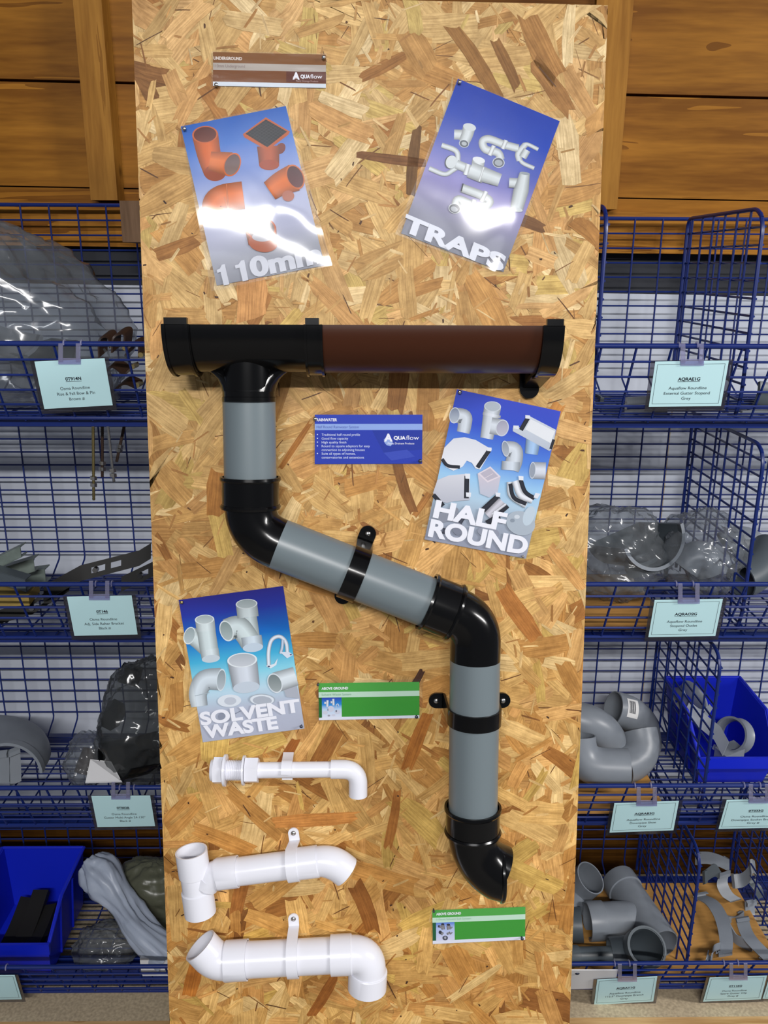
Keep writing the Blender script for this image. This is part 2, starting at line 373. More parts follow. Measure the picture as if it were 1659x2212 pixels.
# the low timber bench under the wire baskets
bt = 1.5-1.362
t = thing('timber_bench', 'low chipboard bench top with a pale front edge under the wire baskets', 'bench', (0, 1.4, 0))
mb = MB(); mb.aabb((XL, 1.228, bt-0.018), (XR, 1.612, bt)); mb.build('bench_top', 'chipboard', t)
mb = MB(); mb.aabb((XL, 1.210, bt-0.020), (XR, 1.2278, bt+0.0)); mb.build('front_edge', 'pine', t)
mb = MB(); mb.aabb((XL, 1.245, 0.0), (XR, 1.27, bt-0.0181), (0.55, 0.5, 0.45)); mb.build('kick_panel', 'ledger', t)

# ------------------------------------------------------------------ the strand board
TL, TR, BR, BL = [loc_b(B(*q)) for q in ((284.5, -14), (1313, 12), (1230, 2212), (367, 2212))]
ufl = -(BO.z)/EU.z                                # board u where it meets the floor
def ext(p, q, u): k = (u-p.y)/(q.y-p.y); return p.x+(q.x-p.x)*k
xl = lambda u: ext(TL, BL, u); xr = lambda u: ext(TR, BR, u)
ut = lambda x: TL.y+(TR.y-TL.y)*(x-TL.x)/(TR.x-TL.x)
rnd = random.Random(11)
mb = MB()
cs = [(xl(ufl), ufl), (xr(ufl), ufl), (TR.x, TR.y), (TL.x, TL.y)]
base = lin((188, 142, 84))
for n0, n1 in ((0, -0.018),):
    f = [wb(x, u, n0) for x, u in cs]; k = [wb(x, u, n1) for x, u in cs]
    mb.add(f, [(0, 1, 2, 3)], col=base, uvs=[(x, u) for x, u in cs])
    mb.add(k, [(3, 2, 1, 0)], col=base)
    for i in range(4):
        j = (i+1) % 4; mb.add([f[i], k[i], k[j], f[j]], [(0, 1, 2, 3)], col=lin((150, 112, 66)), uvs=[(0, 0), (0.01, 0.3), (0.3, 0.31), (0.3, 0.0)])
PAL = [((216, 178, 120), 13), ((210, 170, 110), 16), ((202, 160, 100), 16), ((195, 150, 90), 14), ((212, 166, 108), 10), ((188, 138, 78), 10),
       ((224, 192, 140), 8), ((202, 168, 98), 6), ((178, 128, 70), 6), ((160, 108, 56), 3.2), ((136, 90, 48), 1.5), ((200, 150, 92), 9)]
cols = [c for c, _ in PAL]; wts = [w for _, w in PAL]
def flake(L, Wd, tint, z, cx=None, cu=None, ang=None):
    u0 = rnd.uniform(ufl, TL.y+0.01) if cu is None else cu
    x0 = rnd.uniform(xl(u0)-0.01, xr(u0)+0.01) if cx is None else cx
    a = rnd.uniform(0, pi) if ang is None else ang
    h, w = L/2, Wd/2; j = lambda q: rnd.uniform(-q, q); sk = j(0.5)
    pts = [(-h+j(h*.1)-w*sk, -w*rnd.uniform(.75, 1)), (-h*.3, -w+j(w*.12)), (h*.35, -w+j(w*.12)), (h+j(h*.12)+w*sk, -w*rnd.uniform(.6, 1)), (h*rnd.uniform(.84, 1.1), -w*.35+j(w*.2)),
           (h*rnd.uniform(.84, 1.1), w*.3+j(w*.2)), (h+j(h*.12)-w*sk, w*rnd.uniform(.6, 1)), (h*.3, w+j(w*.12)), (-h*.35, w+j(w*.12)), (-h+j(h*.1)+w*sk, w*rnd.uniform(.7, 1)), (-h*rnd.uniform(.84, 1.1), w*.3), (-h*rnd.uniform(.84, 1.1), -w*.3)]
    vs = []; uvs = []; o = rnd.uniform(0, 50), rnd.uniform(0, 50); bend = j(3.0)
    for p, q in pts:
        q2 = q+bend*p*p*0.5
        x, u = x0+p*cos(a)-q2*sin(a), u0+p*sin(a)+q2*cos(a)
        u = max(u, ufl); x = min(max(x, xl(u)), xr(u)); u = min(u, ut(x))
        vs.append(wb(x, u, z)); uvs.append((o[0]+p, o[1]+q))
    lo = min(max((TL.y-u0)/1.3, 0), 1); tint = (tint[0]*(.985+.035*lo), tint[1]*(1.035-.025*lo), tint[2]*(1.12-.17*lo))   # chip tint drifts with height: yellower towards the top, more orange below
    f = rnd.uniform(0.97, 1.07); e0, e1 = rnd.uniform(.95, 1.03), rnd.uniform(.95, 1.03)
    mb.add(vs, [tuple(range(12))], cols=[lin([min(255, v*f*(e0 if i in (0, 1, 8, 9, 10, 11) else e1)) for v in tint]) for i in range(12)], uvs=uvs)
NF = 3250
for i in range(NF):
    z = 0.00005+0.0009*i/NF; k = rnd.random()
    tint = rnd.choices(cols, wts)[0]
    if rnd.random() < .16:                        # a dark crack where two chips meet
        flake(rnd.uniform(.012, .05), rnd.uniform(.0006, .0016), rnd.choice([(124, 84, 46), (104, 68, 40), (140, 98, 56)]), z+.00001)
    if k < 0.52: flake(rnd.uniform(0.04, 0.095), rnd.uniform(0.012, 0.026), tint, z)
    elif k < 0.78: flake(rnd.uniform(0.05, 0.115), rnd.uniform(0.022, 0.042), tint, z)
    else: flake(rnd.uniform(0.025, 0.075), rnd.uniform(0.004, 0.010), tint, z)
for i in range(750):                             # splinters and fines
    flake(rnd.uniform(0.008, 0.03), rnd.uniform(0.0015, 0.004), rnd.choice([(220, 184, 130), (176, 126, 72), (200, 154, 94), (222, 190, 138), (190, 142, 84)]), 0.00096+i*1e-8)
for i in range(230):                              # bark specks, cracks and knots
    if rnd.random() < 0.6: flake(rnd.uniform(0.002, 0.006), rnd.uniform(0.001, 0.003), rnd.choice([(80, 52, 34), (104, 68, 40), (66, 44, 36)]), 0.00099)
    else: flake(rnd.uniform(0.012, 0.04), rnd.uniform(0.0008, 0.0022), rnd.choice([(112, 72, 40), (130, 86, 48), (90, 60, 40)]), 0.00099)
# a few broad dark flakes the eye picks out
for px, py, L, Wd, ang, c in ((1032, 135, .11, .018, -55, (150, 104, 54)), (1170, 105, .085, .03, -60, (160, 112, 60)), (1195, 190, .08, .022, -52, (156, 108, 58)), (892, 350, .085, .014, 84, (112, 78, 44)), (850, 345, .09, .012, -6, (128, 84, 48)),
     (1120, 1325, .09, .026, -55, (176, 116, 60)), (470, 1065, .06, .03, 82, (184, 124, 60)), (790, 1960, .085, .026, -70, (150, 96, 46)), (1095, 140, .07, .014, -62, (140, 96, 50)), (640, 960, .075, .008, 56, (150, 96, 40)),
     (900, 1470, .035, .01, 62, (74, 46, 34)), (680, 1770, .12, .02, 4, (186, 128, 70)), (520, 1925, .07, .02, 78, (160, 104, 52)), (850, 1770, .09, .014, 80, (170, 112, 56)), (1280, 505, .06, .022, -35, (168, 116, 58)), (1190, 905, .05, .02, 60, (190, 130, 66)),
     (900, 1600, .09, .02, 70, (172, 110, 50)), (620, 1630, .06, .014, 58, (150, 90, 40)), (1140, 480, .05, .016, -20, (124, 84, 50)), (545, 640, .06, .04, 85, (196, 140, 84)), (420, 2100, .08, .022, 76, (190, 120, 52)), (700, 2150, .08, .016, 60, (150, 94, 44))):
    q = loc_b(B(px, py)); flake(L, Wd, c, 0.00098, q.x, q.y, R(ang))
board = mb.build('strand_board', 'strand_board', None, uv=True)
tag(board, 'tall leaning oriented strand board panel carrying the pipe and poster display', 'board')

# ------------------------------------------------------------------ printed sheets on the board
class Art:
    """a printed picture laid out in the coordinates of one crop of the photo, all of it flat on the board"""
    def __init__(s, ox, oy, sc, n0=0.0022): s.o = (ox, oy, sc); s.n = n0; s.mb = MB(); s.k = 0
    def at(s, x, y, n=None): return B(s.o[0]+x/s.o[2], s.o[1]+y/s.o[2], s.n if n is None else n)
    def up(s): s.n += 0.00004
    def grad(s, tl, tr, br, bl, stops):
        ps = [0]+[p for p, _ in stops]+[1]
        vs = []; cs_ = []
        for p, c in stops:
            a_ = (tl[0]+(bl[0]-tl[0])*p, tl[1]+(bl[1]-tl[1])*p); b_ = (tr[0]+(br[0]-tr[0])*p, tr[1]+(br[1]-tr[1])*p)
            vs += [s.at(*a_), s.at(*b_)]; cs_ += [lin(c)]*2
        s.mb.add(vs, [(2*i, 2*i+2, 2*i+3, 2*i+1) for i in range(len(stops)-1)], cols=cs_); s.up()
    def poly(s, pts, c, c2=None):
        cs_ = [lin(c)]*len(pts) if c2 is None else [lin([a_+(b_-a_)*(y-min(q[1] for q in pts))/(max(q[1] for q in pts)-min(q[1] for q in pts)) for a_, b_ in zip(c, c2)]) for x, y in pts]
        pv = [s.at(*p) for p in pts]; f = tuple(range(len(pts)))
        ar = sum(pts[i][0]*pts[(i+1) % len(pts)][1]-pts[(i+1) % len(pts)][0]*pts[i][1] for i in range(len(pts)))
        s.mb.add(pv, [f if ar < 0 else f[::-1]], cols=cs_); s.up()
    def ell(s, cx, cy, rx, ry, rot=0, c=(80, 80, 80), c2=None):
        a = R(rot); s.poly([(cx+rx*cos(t)*cos(a)-ry*sin(t)*sin(a), cy+rx*cos(t)*sin(a)+ry*sin(t)*cos(a)) for t in [2*pi*i/28 for i in range(28)]], c, c2)
    def tube(s, pts, w, c, k=6, prof=((-1, .70), (-.7, .86), (-.2, 1.06), (.35, 1.0), (.75, .82), (1, .66))):
        if len(pts) > 2: pts = [(q.x, q.y) for q in curve([(x, y, 0) for x, y in pts], k)]
        N = len(pts); w = [w]*N if not hasattr(w, '__len__') else [w[0]+(w[1]-w[0])*i/(N-1) for i in range(N)]
        vs = []; cs_ = []; M = len(prof)
        for i in range(N):
            a, b_ = pts[max(i-1, 0)], pts[min(i+1, N-1)]; dx, dy = b_[0]-a[0], b_[1]-a[1]; L = math.hypot(dx, dy); nx, ny = -dy/L, dx/L
            for t_, f in prof:
                vs.append(s.at(pts[i][0]+nx*t_*w[i]/2, pts[i][1]+ny*t_*w[i]/2)); cs_.append(lin([min(255, v*f) for v in c]))
        s.mb.add(vs, [(i*M+k_, i*M+k_+1, (i+1)*M+k_+1, (i+1)*M+k_) for i in range(N-1) for k_ in range(M-1)], cols=cs_); s.up()
    def mouth(s, cx, cy, rx, ry, rot, rim, hole, hole2=None):
        s.ell(cx, cy, rx, ry, rot, rim); s.ell(cx, cy, rx*.88, ry*.88, rot, hole, hole2)
def sheet_film(name, art, quad, parent, bulge=0.0008, seed=0, n=0.0062, nx=24, ny=34, curl=0.0, fold=(.6, 0), bumps=()):
    mb = MB(); vs = []
    for j in range(ny+1):
        for i in range(nx+1):
            s_, t_ = i/nx, j/ny
            a = [quad[0][k]+(quad[1][k]-quad[0][k])*s_ for k in (0, 1)]; b_ = [quad[3][k]+(quad[2][k]-quad[3][k])*s_ for k in (0, 1)]
            p = [a[k]+(b_[k]-a[k])*t_ for k in (0, 1)]
            h = noise.noise(V((s_*3.1+seed*7.7, t_*2.6, seed)))*bulge+noise.noise(V((s_*9, t_*9, seed+4)))*bulge*0.22
            h += curl*max(0, t_-fold[0]-fold[1]*s_)**2+sum(b[2]*math.exp(-((s_-b[0])**2+(t_-b[1])**2)/b[3]**2) for b in bumps)
            vs.append(art.at(*p, n=n+h))
    mb.add(vs, [(j*(nx+1)+i, (j+1)*(nx+1)+i, (j+1)*(nx+1)+i+1, j*(nx+1)+i+1) for j in range(ny) for i in range(nx)], True)
    return mb.build(name, 'laminate', parent, sharp=False)
def pin(art, x, y, parent, m='zinc', r=0.0026):
    mb = MB(); c = art.at(x, y, n=0.0078); mb.sweep([c-EN*0.0065, c], 0.0012, 8); mb.dome(c, EN, r, 0.0016); mb.build('pin', m, parent)
WHITE = lin((238, 238, 244)); PIPE = (208, 214, 214)
def letters(art, parent, items, m='print', extra=()):
    mb = MB(); art.up(); n_ = art.n+0.00008
    for kw in items:
        kw = dict(kw); kw.setdefault('col', WHITE); put_text(mb, place=lambda x, y: art.at(x, y, n=n_), **kw)
    for e in extra: mb.add([art.at(*p, n=n_) for p in e], [tuple(range(len(e)))[::-1]], col=lin((206, 208, 216)))
    mb.build('lettering', m, parent)

# brown UNDERGROUND sign
A = Art(440, 90, 5.72)
t = thing('sign', 'narrow brown and white laminated sign pinned near the top of the board', 'sign', A.at(115, 545))
def bands(A, c4, st):
    tl, tr, br, bl = c4
    mixp = lambda a, b_, k: (a[0]+(b_[0]-a[0])*k, a[1]+(b_[1]-a[1])*k)
    for k0, k1, c in st: A.poly([mixp(tl, bl, k0), mixp(tr, br, k0), mixp(tr, br, k1), mixp(tl, bl, k1)], c)
q = ((115, 128), (1510, 160), (1510, 572), (115, 545))
bands(A, q, ((0, .315, (128, 84, 46)), (.315, .525, (176, 166, 156)), (.525, .875, (122, 76, 44)), (.875, 1, (214, 222, 230))))
A.poly([(1020, 368), (1510, 372), (1510, 512), (1020, 500)], (98, 56, 44))
A.poly([(1100, 440), (1135, 400), (1180, 460), (1110, 460)], (190, 170, 160))
A.mb.build('print', 'print', t)
up = (0, -46)
letters(A, t, [dict(txt='UNDERGROUND', start=(122, 222), along=(352, 8), up=(0, -40), bold=.045, col=lin((222, 210, 200))),
               dict(txt='110mm Underground', start=(126, 316), along=(384, 6), up=(0, -38), col=lin((146, 128, 122))),
               dict(txt='A', start=(1098, 466), along=(88, 2), up=(0, -92), bold=.05),
               dict(txt='QUA', start=(1196, 452), along=(118, 2), up=(0, -46), bold=.04), dict(txt='flow', start=(1318, 454), along=(146, 3), up=(0, -52)),
               dict(txt='Plastic Drainage Products', start=(1140, 496), along=(275, 5), up=(0, -22), col=lin((190, 160, 150)))])
sheet_film('laminate_film', A, ((95, 112), (1522, 146), (1522, 586), (95, 556)), t, 0.0006, 1, n=0.0045)
pin(A, 1482, 190, t); pin(A, 153, 530, t)

# blue RAINWATER sign
A = Art(660, 870, 5.925)
t = thing('sign', 'royal blue laminated sign with a bullet list, beside the upper grey pipe', 'sign', A.at(118, 785))
q = ((118, 152), (1497, 152), (1492, 780), (118, 785))
bands(A, q, ((0, .187, (52, 70, 178)), (.187, .312, (146, 172, 226)), (.312, 1, (46, 64, 172))))
A.poly([(850, 352), (1495, 350), (1492, 600), (1000, 640)], (42, 60, 158))
A.poly([(1002, 470), (1040, 430), (1090, 470), (1120, 520), (1090, 555), (1040, 545), (1010, 510)], (150, 172, 222))
A.poly([(1000, 640), (1300, 600), (1400, 690), (1100, 740)], (62, 80, 182))
A.mb.build('print', 'print', t); PW = lin((206, 214, 240))
its = [dict(txt='RAINWATER', start=(142, 238), along=(262, 0), up=(0, -40), bold=.035), dict(txt='Half Round Rainwater System', start=(142, 326), along=(540, 0), up=(0, -34), col=lin((92, 112, 186))),
       dict(txt='A', start=(1004, 496), along=(112, 0), up=(0, -102), bold=.05), dict(txt='QUA', start=(1128, 472), along=(154, 0), up=(0, -46), bold=.045), dict(txt='flow', start=(1288, 474), along=(164, 0), up=(0, -56)),
       dict(txt='Plastic Drainage Products', start=(1052, 532), along=(340, 0), up=(0, -24), bold=.01)]
for i, (s_, L) in enumerate((('Traditional half round profile', 492), ('Good flow capacity', 340), ('High quality finish', 316), ('Round to square adaptors for easy', 618), ('connection to adjoining houses', 552), ('Suits all types of homes,', 434), ('conservatories and extensions', 544))):
    y = 424+i*48.5; its.append(dict(txt=s_, start=(206, y), along=(L, 0), up=(0, -31), col=PW, bold=.008))
    if i not in (4, 6): its.append(dict(txt='•', start=(144, y+2), along=(17, 0), up=(0, -40), col=PW))
letters(A, t, its)
sheet_film('laminate_film', A, ((96, 100), (1572, 92), (1570, 830), (100, 806)), t, 0.0004, 2)
pin(A, 122, 205, t); pin(A, 1468, 745, t, 'dull_pin')

# two green ABOVE GROUND signs
GR, GR2, PALE = (78, 166, 70), (60, 152, 52), (196, 226, 204)
A = Art(670, 1450, 6.38)
t = thing('sign', 'green laminated sign with a tiny picture of white pipes, right of the solvent poster', 'sign', A.at(122, 675))
q = ((115, 165), (1505, 145), (1505, 645), (122, 675))
bands(A, q, ((0, .245, GR), (.245, .392, PALE), (.392, .922, GR2), (.922, 1, (224, 228, 240))))
A.poly([(118, 366), (160, 365), (162, 640), (122, 642)], (26, 104, 40))
A.grad((160, 366), (432, 360), (436, 632), (164, 640), ((0, (44, 58, 176)), (.35, (40, 140, 214)), (.6, (190, 214, 236)), (1, (222, 226, 240))))
for p in (((195, 435), (240, 440)), ((240, 400), (235, 490)), ((280, 425), (325, 430)), ((318, 380), (322, 470))): A.tube(p, 34, (214, 218, 226))
for x, y, a_, b_ in ((285, 520, 46, 42), (210, 570, 34, 26), (375, 560, 40, 30), (258, 610, 26, 14), (322, 605, 26, 14)): A.ell(x, y, a_, b_, 0, (206, 208, 222))
A.ell(258, 612, 14, 12, 0, (150, 150, 164)); A.ell(360, 548, 12, 16, 0, (120, 124, 140)); A.ell(245, 530, 8, 18, 0, (140, 150, 170)); A.ell(278, 428, 8, 20, 0, (120, 140, 180))
A.tube(((355, 500), (362, 460), (385, 452), (395, 480)), 10, (222, 226, 236))
A.mb.build('print', 'print', t)
letters(A, t, [dict(txt='ABOVE GROUND', start=(156, 256), along=(368, -6), up=(0, -36), bold=.04), dict(txt='Solvent Waste System', start=(158, 338), along=(408, -7), up=(0, -30), col=lin((126, 170, 142)))])
sheet_film('laminate_film', A, ((96, 122), (1560, 108), (1535, 662), (108, 690)), t, 0.0008, 3, n=0.005)
pin(A, 106, 186, t, 'dull_pin', .0018); pin(A, 1466, 632, t, 'dull_pin', .0024)

A = Art(910, 1930, 6.9125)
t = thing('sign', 'green laminated sign with a tiny picture of dark fittings, under the downpipe shoe', 'sign', A.at(172, 755))
q = ((165, 250), (1555, 200), (1550, 690), (172, 755))
bands(A, q, ((0, .225, GR), (.225, .378, PALE), (.378, .905, GR2), (.905, 1, (226, 228, 240))))
A.poly([(168, 437), (220, 435), (222, 705), (172, 708)], (26, 92, 56))
A.grad((220, 438), (496, 428), (500, 690), (222, 710), ((0, (78, 122, 214)), (.3, (176, 192, 232)), (1, (214, 214, 236))))
for p, w in ((((318, 470), (330, 540)), 52), (((262, 490), (320, 510)), 36), (((405, 480), (415, 540)), 60), (((430, 530), (465, 500)), 18), (((285, 580), (325, 610)), 44), (((400, 580), (415, 610)), 56), (((430, 610), (465, 580)), 18)): A.tube(p, w, (138, 136, 140))
for x, y, a_, b_ in ((320, 460, 24, 16), (405, 468, 26, 16), (282, 580, 22, 26), (262, 492, 12, 18)): A.ell(x, y, a_, b_, 0, (52, 52, 62))
A.ell(358, 665, 40, 34, 0, (70, 72, 84)); A.ell(358, 662, 16, 20, 0, (170, 170, 182))
A.mb.build('print', 'print', t)
letters(A, t, [dict(txt='ABOVE GROUND', start=(222, 328), along=(374, -14), up=(-2, -38), bold=.04), dict(txt='110mm Solvent Soil System', start=(228, 404), along=(516, -18), up=(-2, -30), col=lin((156, 196, 170)))])
sheet_film('laminate_film', A, ((150, 238), (1572, 186), (1568, 704), (156, 770)), t, 0.0006, 4, n=0.005)
pin(A, 1508, 680, t, 'dull_pin', .0024); pin(A, 188, 272, t, 'dull_pin', .0018)

# 110mm poster: terracotta drain fittings
A = Art(380, 210, 4.74); OR_ = (206, 100, 40)
t = thing('poster', 'laminated poster of terracotta drain fittings, tilted left near the top of the board', 'poster', A.at(365, 1985))
A.grad((50, 300), (1125, 90), (1525, 1722), (418, 1928), ((0, (34, 92, 178)), (.16, (70, 118, 196)), (.34, (132, 152, 206)), (.52, (176, 182, 212)), (.72, (184, 186, 206)), (.86, (160, 162, 172)), (1, (140, 142, 150))))
A.tube(((300, 390), (340, 590), (395, 770)), (268, 218), OR_); A.ell(400, 775, 112, 84, 0, (150, 70, 40))
A.tube(((345, 650), (560, 688)), (190, 250), (212, 112, 52)); A.mouth(576, 690, 84, 126, 22, OR_, (92, 72, 70), (136, 112, 104))
A.mouth(298, 382, 132, 88, -4, (196, 100, 54), (84, 42, 36), (112, 56, 40))
A.ell(1072, 525, 46, 60, 30, (120, 56, 44)); A.tube(((945, 500), (955, 690)), (230, 205), (172, 84, 48)); A.ell(955, 692, 103, 54, 0, (160, 72, 42))
A.poly([(685, 378), (920, 205), (1168, 352), (1150, 385), (935, 545), (700, 410)], (180, 88, 44)); A.poly([(712, 374), (921, 228), (1138, 352), (936, 512)], (40, 40, 42))
for i in range(1, 9):
    k = i/9; A.tube(((712+209*k, 374-146*k), (936+202*k, 512-160*k)), 5, (62, 62, 62)); A.tube(((712+224*k, 374+138*k), (921+217*k, 228+124*k)), 5, (62, 62, 62))
A.tube(((960, 960), (1080, 880), (1215, 822)), (210, 285), (210, 110, 50)); A.ell(1150, 1010, 62, 56, 0, (176, 110, 90)); A.mouth(1222, 815, 86, 132, -24, (200, 106, 56), (74, 40, 40), (104, 62, 60))
A.ell(470, 1200, 108, 122, 0, (172, 96, 72)); A.tube(((440, 1230), (405, 1110), (480, 1035), (690, 1003)), (270, 285), (212, 106, 40)); A.tube(((495, 1020), (540, 1020 + 140)), 10, (214, 122, 66)); A.tube(((516, 890), (542, 1160)), 14, (206, 112, 58))
A.tube(((868, 1350), (892, 1490)), (318, 300), (182, 96, 58)); A.ell(892, 1490, 150, 96, 8, (172, 92, 62)); A.mouth(868, 1345, 160, 122, 6, (186, 92, 52), (82, 68, 68), (116, 96, 92)); A.ell(885, 1430, 106, 48, 0, (172, 172, 180))
A.mb.build('print', 'print', t)
letters(A, t, [dict(txt='0mm', start=(780, 1850), along=(728, -160), up=(-45, -205), bold=.045, col=lin((206, 208, 216)))],
        extra=([(470, 1715), (500, 1708), (548, 1915), (490, 1928), (458, 1790), (425, 1800), (418, 1768), (450, 1755)], [(668, 1672), (700, 1665), (742, 1872), (684, 1885), (652, 1745), (612, 1757), (604, 1722), (640, 1712)]))
sheet_film('laminate_film', A, ((40, 286), (1125, 72), (1602, 1722), (362, 1986)), t, 0.00035, 12, n=0.0055, curl=0.034, fold=(.56, .24), bumps=((.78, .62, .0016, .16), (.98, .8, .0016, .14)))
pin(A, 84, 320, t)

# TRAPS poster: white traps
A = Art(840, 150, 4.254)
t = thing('poster', 'laminated blue poster of white traps, tilted right near the top of the board', 'poster', A.at(60, 1510))
A.grad((635, 85), (1570, 475), (1052, 1862), (112, 1505), ((0, (30, 60, 160)), (.2, (34, 68, 172)), (.38, (84, 98, 178)), (.58, (142, 136, 190)), (.72, (152, 148, 180)), (.84, (142, 142, 158)), (1, (126, 128, 138))))
T = (202, 208, 208)
A.tube(((600, 598), (690, 600)), 92, T); A.tube(((740, 520), (720, 600), (690, 670)), (116, 100), T); A.ell(742, 530, 60, 34, 14, T); A.mouth(690, 682, 46, 36, 14, T, (88, 94, 102)); A.ell(692, 682, 24, 18, 14, (176, 182, 184))
A.tube(((1240, 690), (1280, 690), (1372, 735)), 36, T); A.tube(((1200, 790), (1225, 855), (1335, 908)), 38, T); A.tube(((1255, 690), (1190, 770), (1200, 840)), 56, T); A.tube(((1270, 740), (1230, 810)), 70, T)
A.tube(((1190, 725), (1060, 690), (920, 640), (862, 665), (890, 735), (1000, 765), (1030, 830)), 74, T); A.tube(((1078, 650), (1045, 730)), 40, (212, 216, 216)); A.tube(((965, 700), (925, 790)), 40, (212, 216, 216))
A.mouth(1008, 856, 56, 48, 10, T, (88, 92, 100)); A.ell(1008, 858, 36, 28, 10, (158, 164, 170))
A.tube(((370, 908), (510, 962), (590, 925), (640, 890)), 44, T); A.tube(((485, 695), (620, 752), (635, 860)), 48, T); A.ell(566, 850, 52, 64, 20, (70, 74, 82)); A.ell(574, 850, 50, 60, 20, T)
A.tube(((620, 870), (770, 930)), 84, T); A.tube(((730, 870), (705, 970)), 46, (212, 216, 216)); A.tube(((825, 835), (810, 920)), 116, T); A.ell(827, 832, 58, 28, 14, (216, 220, 220))
A.tube(((745, 920), (880, 975)), 150, T); A.tube(((860, 962), (1020, 1018)), (140, 120), T); A.tube(((872, 900), (830, 1030)), 18, (214, 218, 218))
A.tube(((672, 1088), (880, 1165)), 80, T); A.tube(((682, 1048), (664, 1122)), 12, (70, 74, 80)); A.tube(((860, 1160), (925, 1215), (850, 1272), (760, 1245), (640, 1195), (612, 1260)), 80, T)
A.tube(((895, 1120), (850, 1215)), 40, (212, 216, 216)); A.tube(((785, 1195), (765, 1295)), 44, (212, 216, 216)); A.mouth(604, 1278, 56, 46, 14, T, (84, 88, 96)); A.ell(600, 1284, 34, 24, 20, (164, 168, 174))
A.tube(((1105, 1040), (1190, 1045)), 90, T); A.tube(((1248, 960), (1215, 1120)), (96, 140), T); A.tube(((1215, 1110), (1172, 1290)), (140, 118), T); A.ell(1172, 1288, 58, 20, 10, T); A.ell(1250, 955, 48, 14, 10, (150, 158, 162))
A.mb.build('print', 'print', t)
letters(A, t, [dict(txt='TRAPS', start=(112, 1475), along=(928, 388), up=(50, -150), bold=.045, col=lin((222, 224, 232)))])
sheet_film('laminate_film', A, ((632, 70), (1582, 470), (1086, 1898), (56, 1512)), t, 0.0003, 23, n=0.0055, curl=0.034, fold=(.70, .06), bumps=((.9, .9, .0014, .13), (.05, .93, .0012, .12)))
pin(A, 650, 115, t)

# HALF ROUND poster: gutter fittings
A = Art(900, 820, 5.027); G = (204, 210, 216); BK = (44, 46, 54)
t = thing('poster', 'laminated blue poster of pale half round gutter fittings, right of the grey pipe', 'poster', A.at(85, 1735))
A.grad((437, 105), (1565, 345), (1187, 1945), (85, 1735), ((0, (62, 78, 190)), (.2, (56, 84, 196)), (.4, (88, 138, 218)), (.55, (156, 200, 232)), (.68, (178, 204, 222)), (.8, (160, 170, 184)), (1, (150, 154, 170))))
A.tube(((415, 388), (520, 405), (520, 500), (505, 575)), (168, 140), G); A.mouth(412, 388, 58, 88, 8, G, (130, 140, 160), (178, 186, 196))
A.tube(((825, 300), (760, 640)), (186, 140), G); A.tube(((805, 500), (930, 522)), 180, G); A.tube(((818, 372), (812, 400)), 198, (214, 218, 224)); A.mouth(930, 525, 70, 92, 12, G, (160, 160, 176), (190, 188, 200)); A.mouth(825, 292, 92, 56, 5, G, (176, 184, 192))
A.tube(((1268, 650), (1245, 810)), (160, 140), (160, 190, 222)); A.poly([(1045, 520), (1130, 520), (1205, 385), (1512, 545), (1475, 755), (1440, 775), (1045, 560)], (206, 212, 218), (182, 190, 202)); A.poly([(1180, 540), (1240, 430), (1500, 560), (1455, 690)], (226, 228, 230))
A.tube(((1132, 548), (1210, 415)), 46, BK); A.tube(((1455, 755), (1490, 650)), 30, BK); A.poly([(1180, 385), (1232, 390), (1232, 428), (1180, 420)], (224, 226, 230)); A.poly([(1050, 498), (1110, 500), (1110, 540), (1050, 532)], (220, 224, 228))
A.poly([(265, 880), (300, 740), (400, 640), (520, 625), (640, 655), (818, 760), (690, 975), (640, 965), (600, 905), (545, 880), (500, 945), (400, 990), (320, 950)], (214, 216, 222), (232, 232, 236))
A.tube(((276, 862), (340, 935), (470, 950)), 36, BK); A.tube(((790, 765), (660, 955)), 46, BK); A.poly([(765, 735), (815, 740), (810, 780), (765, 775)], (226, 228, 232))
A.tube(((968, 750), (1060, 770), (1060, 880), (1022, 970)), (170, 185), G); A.tube(((1025, 890), (1018, 985)), 196, (200, 208, 216)); A.mouth(966, 750, 40, 88, -8, G, (140, 150, 162), (176, 182, 190))
A.tube(((1255, 985), (1402, 990)), 182, (206, 210, 218)); A.mouth(1258, 985, 34, 92, 4, G, (150, 158, 170))
A.poly([(662, 1020), (770, 1115), (912, 1052), (880, 1225), (790, 1282), (690, 1240)], (206, 196, 206), (186, 192, 206)); A.poly([(662, 1020), (800, 942), (912, 1052), (770, 1118)], (222, 212, 218)); A.poly([(690, 1020), (798, 962), (886, 1050), (772, 1098)], (186, 180, 192)); A.tube(((740, 1070), (830, 1020)), 8, (226, 218, 224))
A.poly([(178, 1230), (225, 1090), (350, 1040), (575, 1020), (580, 1310), (400, 1320), (330, 1340), (230, 1320)], (212, 212, 218), (184, 186, 196)); A.tube(((545, 1045), (540, 1290)), 52, BK); A.tube(((182, 1250), (290, 1370)), 44, BK); A.poly([(525, 1020), (582, 1024), (580, 1078), (530, 1074)], (228, 230, 234)); A.poly([(535, 1225), (592, 1228), (588, 1275), (538, 1272)], (228, 230, 234))
A.tube(((1010, 1110), (1030, 1260), (1190, 1370)), 66, G); A.tube(((1016, 1130), (1055, 1280), (1190, 1350)), 44, BK); A.tube(((1070, 1100), (1130, 1250), (1260, 1310)), 76, (224, 226, 230)); A.tube(((1130, 1090), (1180, 1220), (1280, 1290)), 46, BK); A.poly([(1105, 1045), (1160, 1050), (1160, 1095), (1110, 1090)], (228, 230, 234)); A.poly([(1290, 1230), (1345, 1240), (1310, 1295), (1270, 1280)], (224, 226, 232))
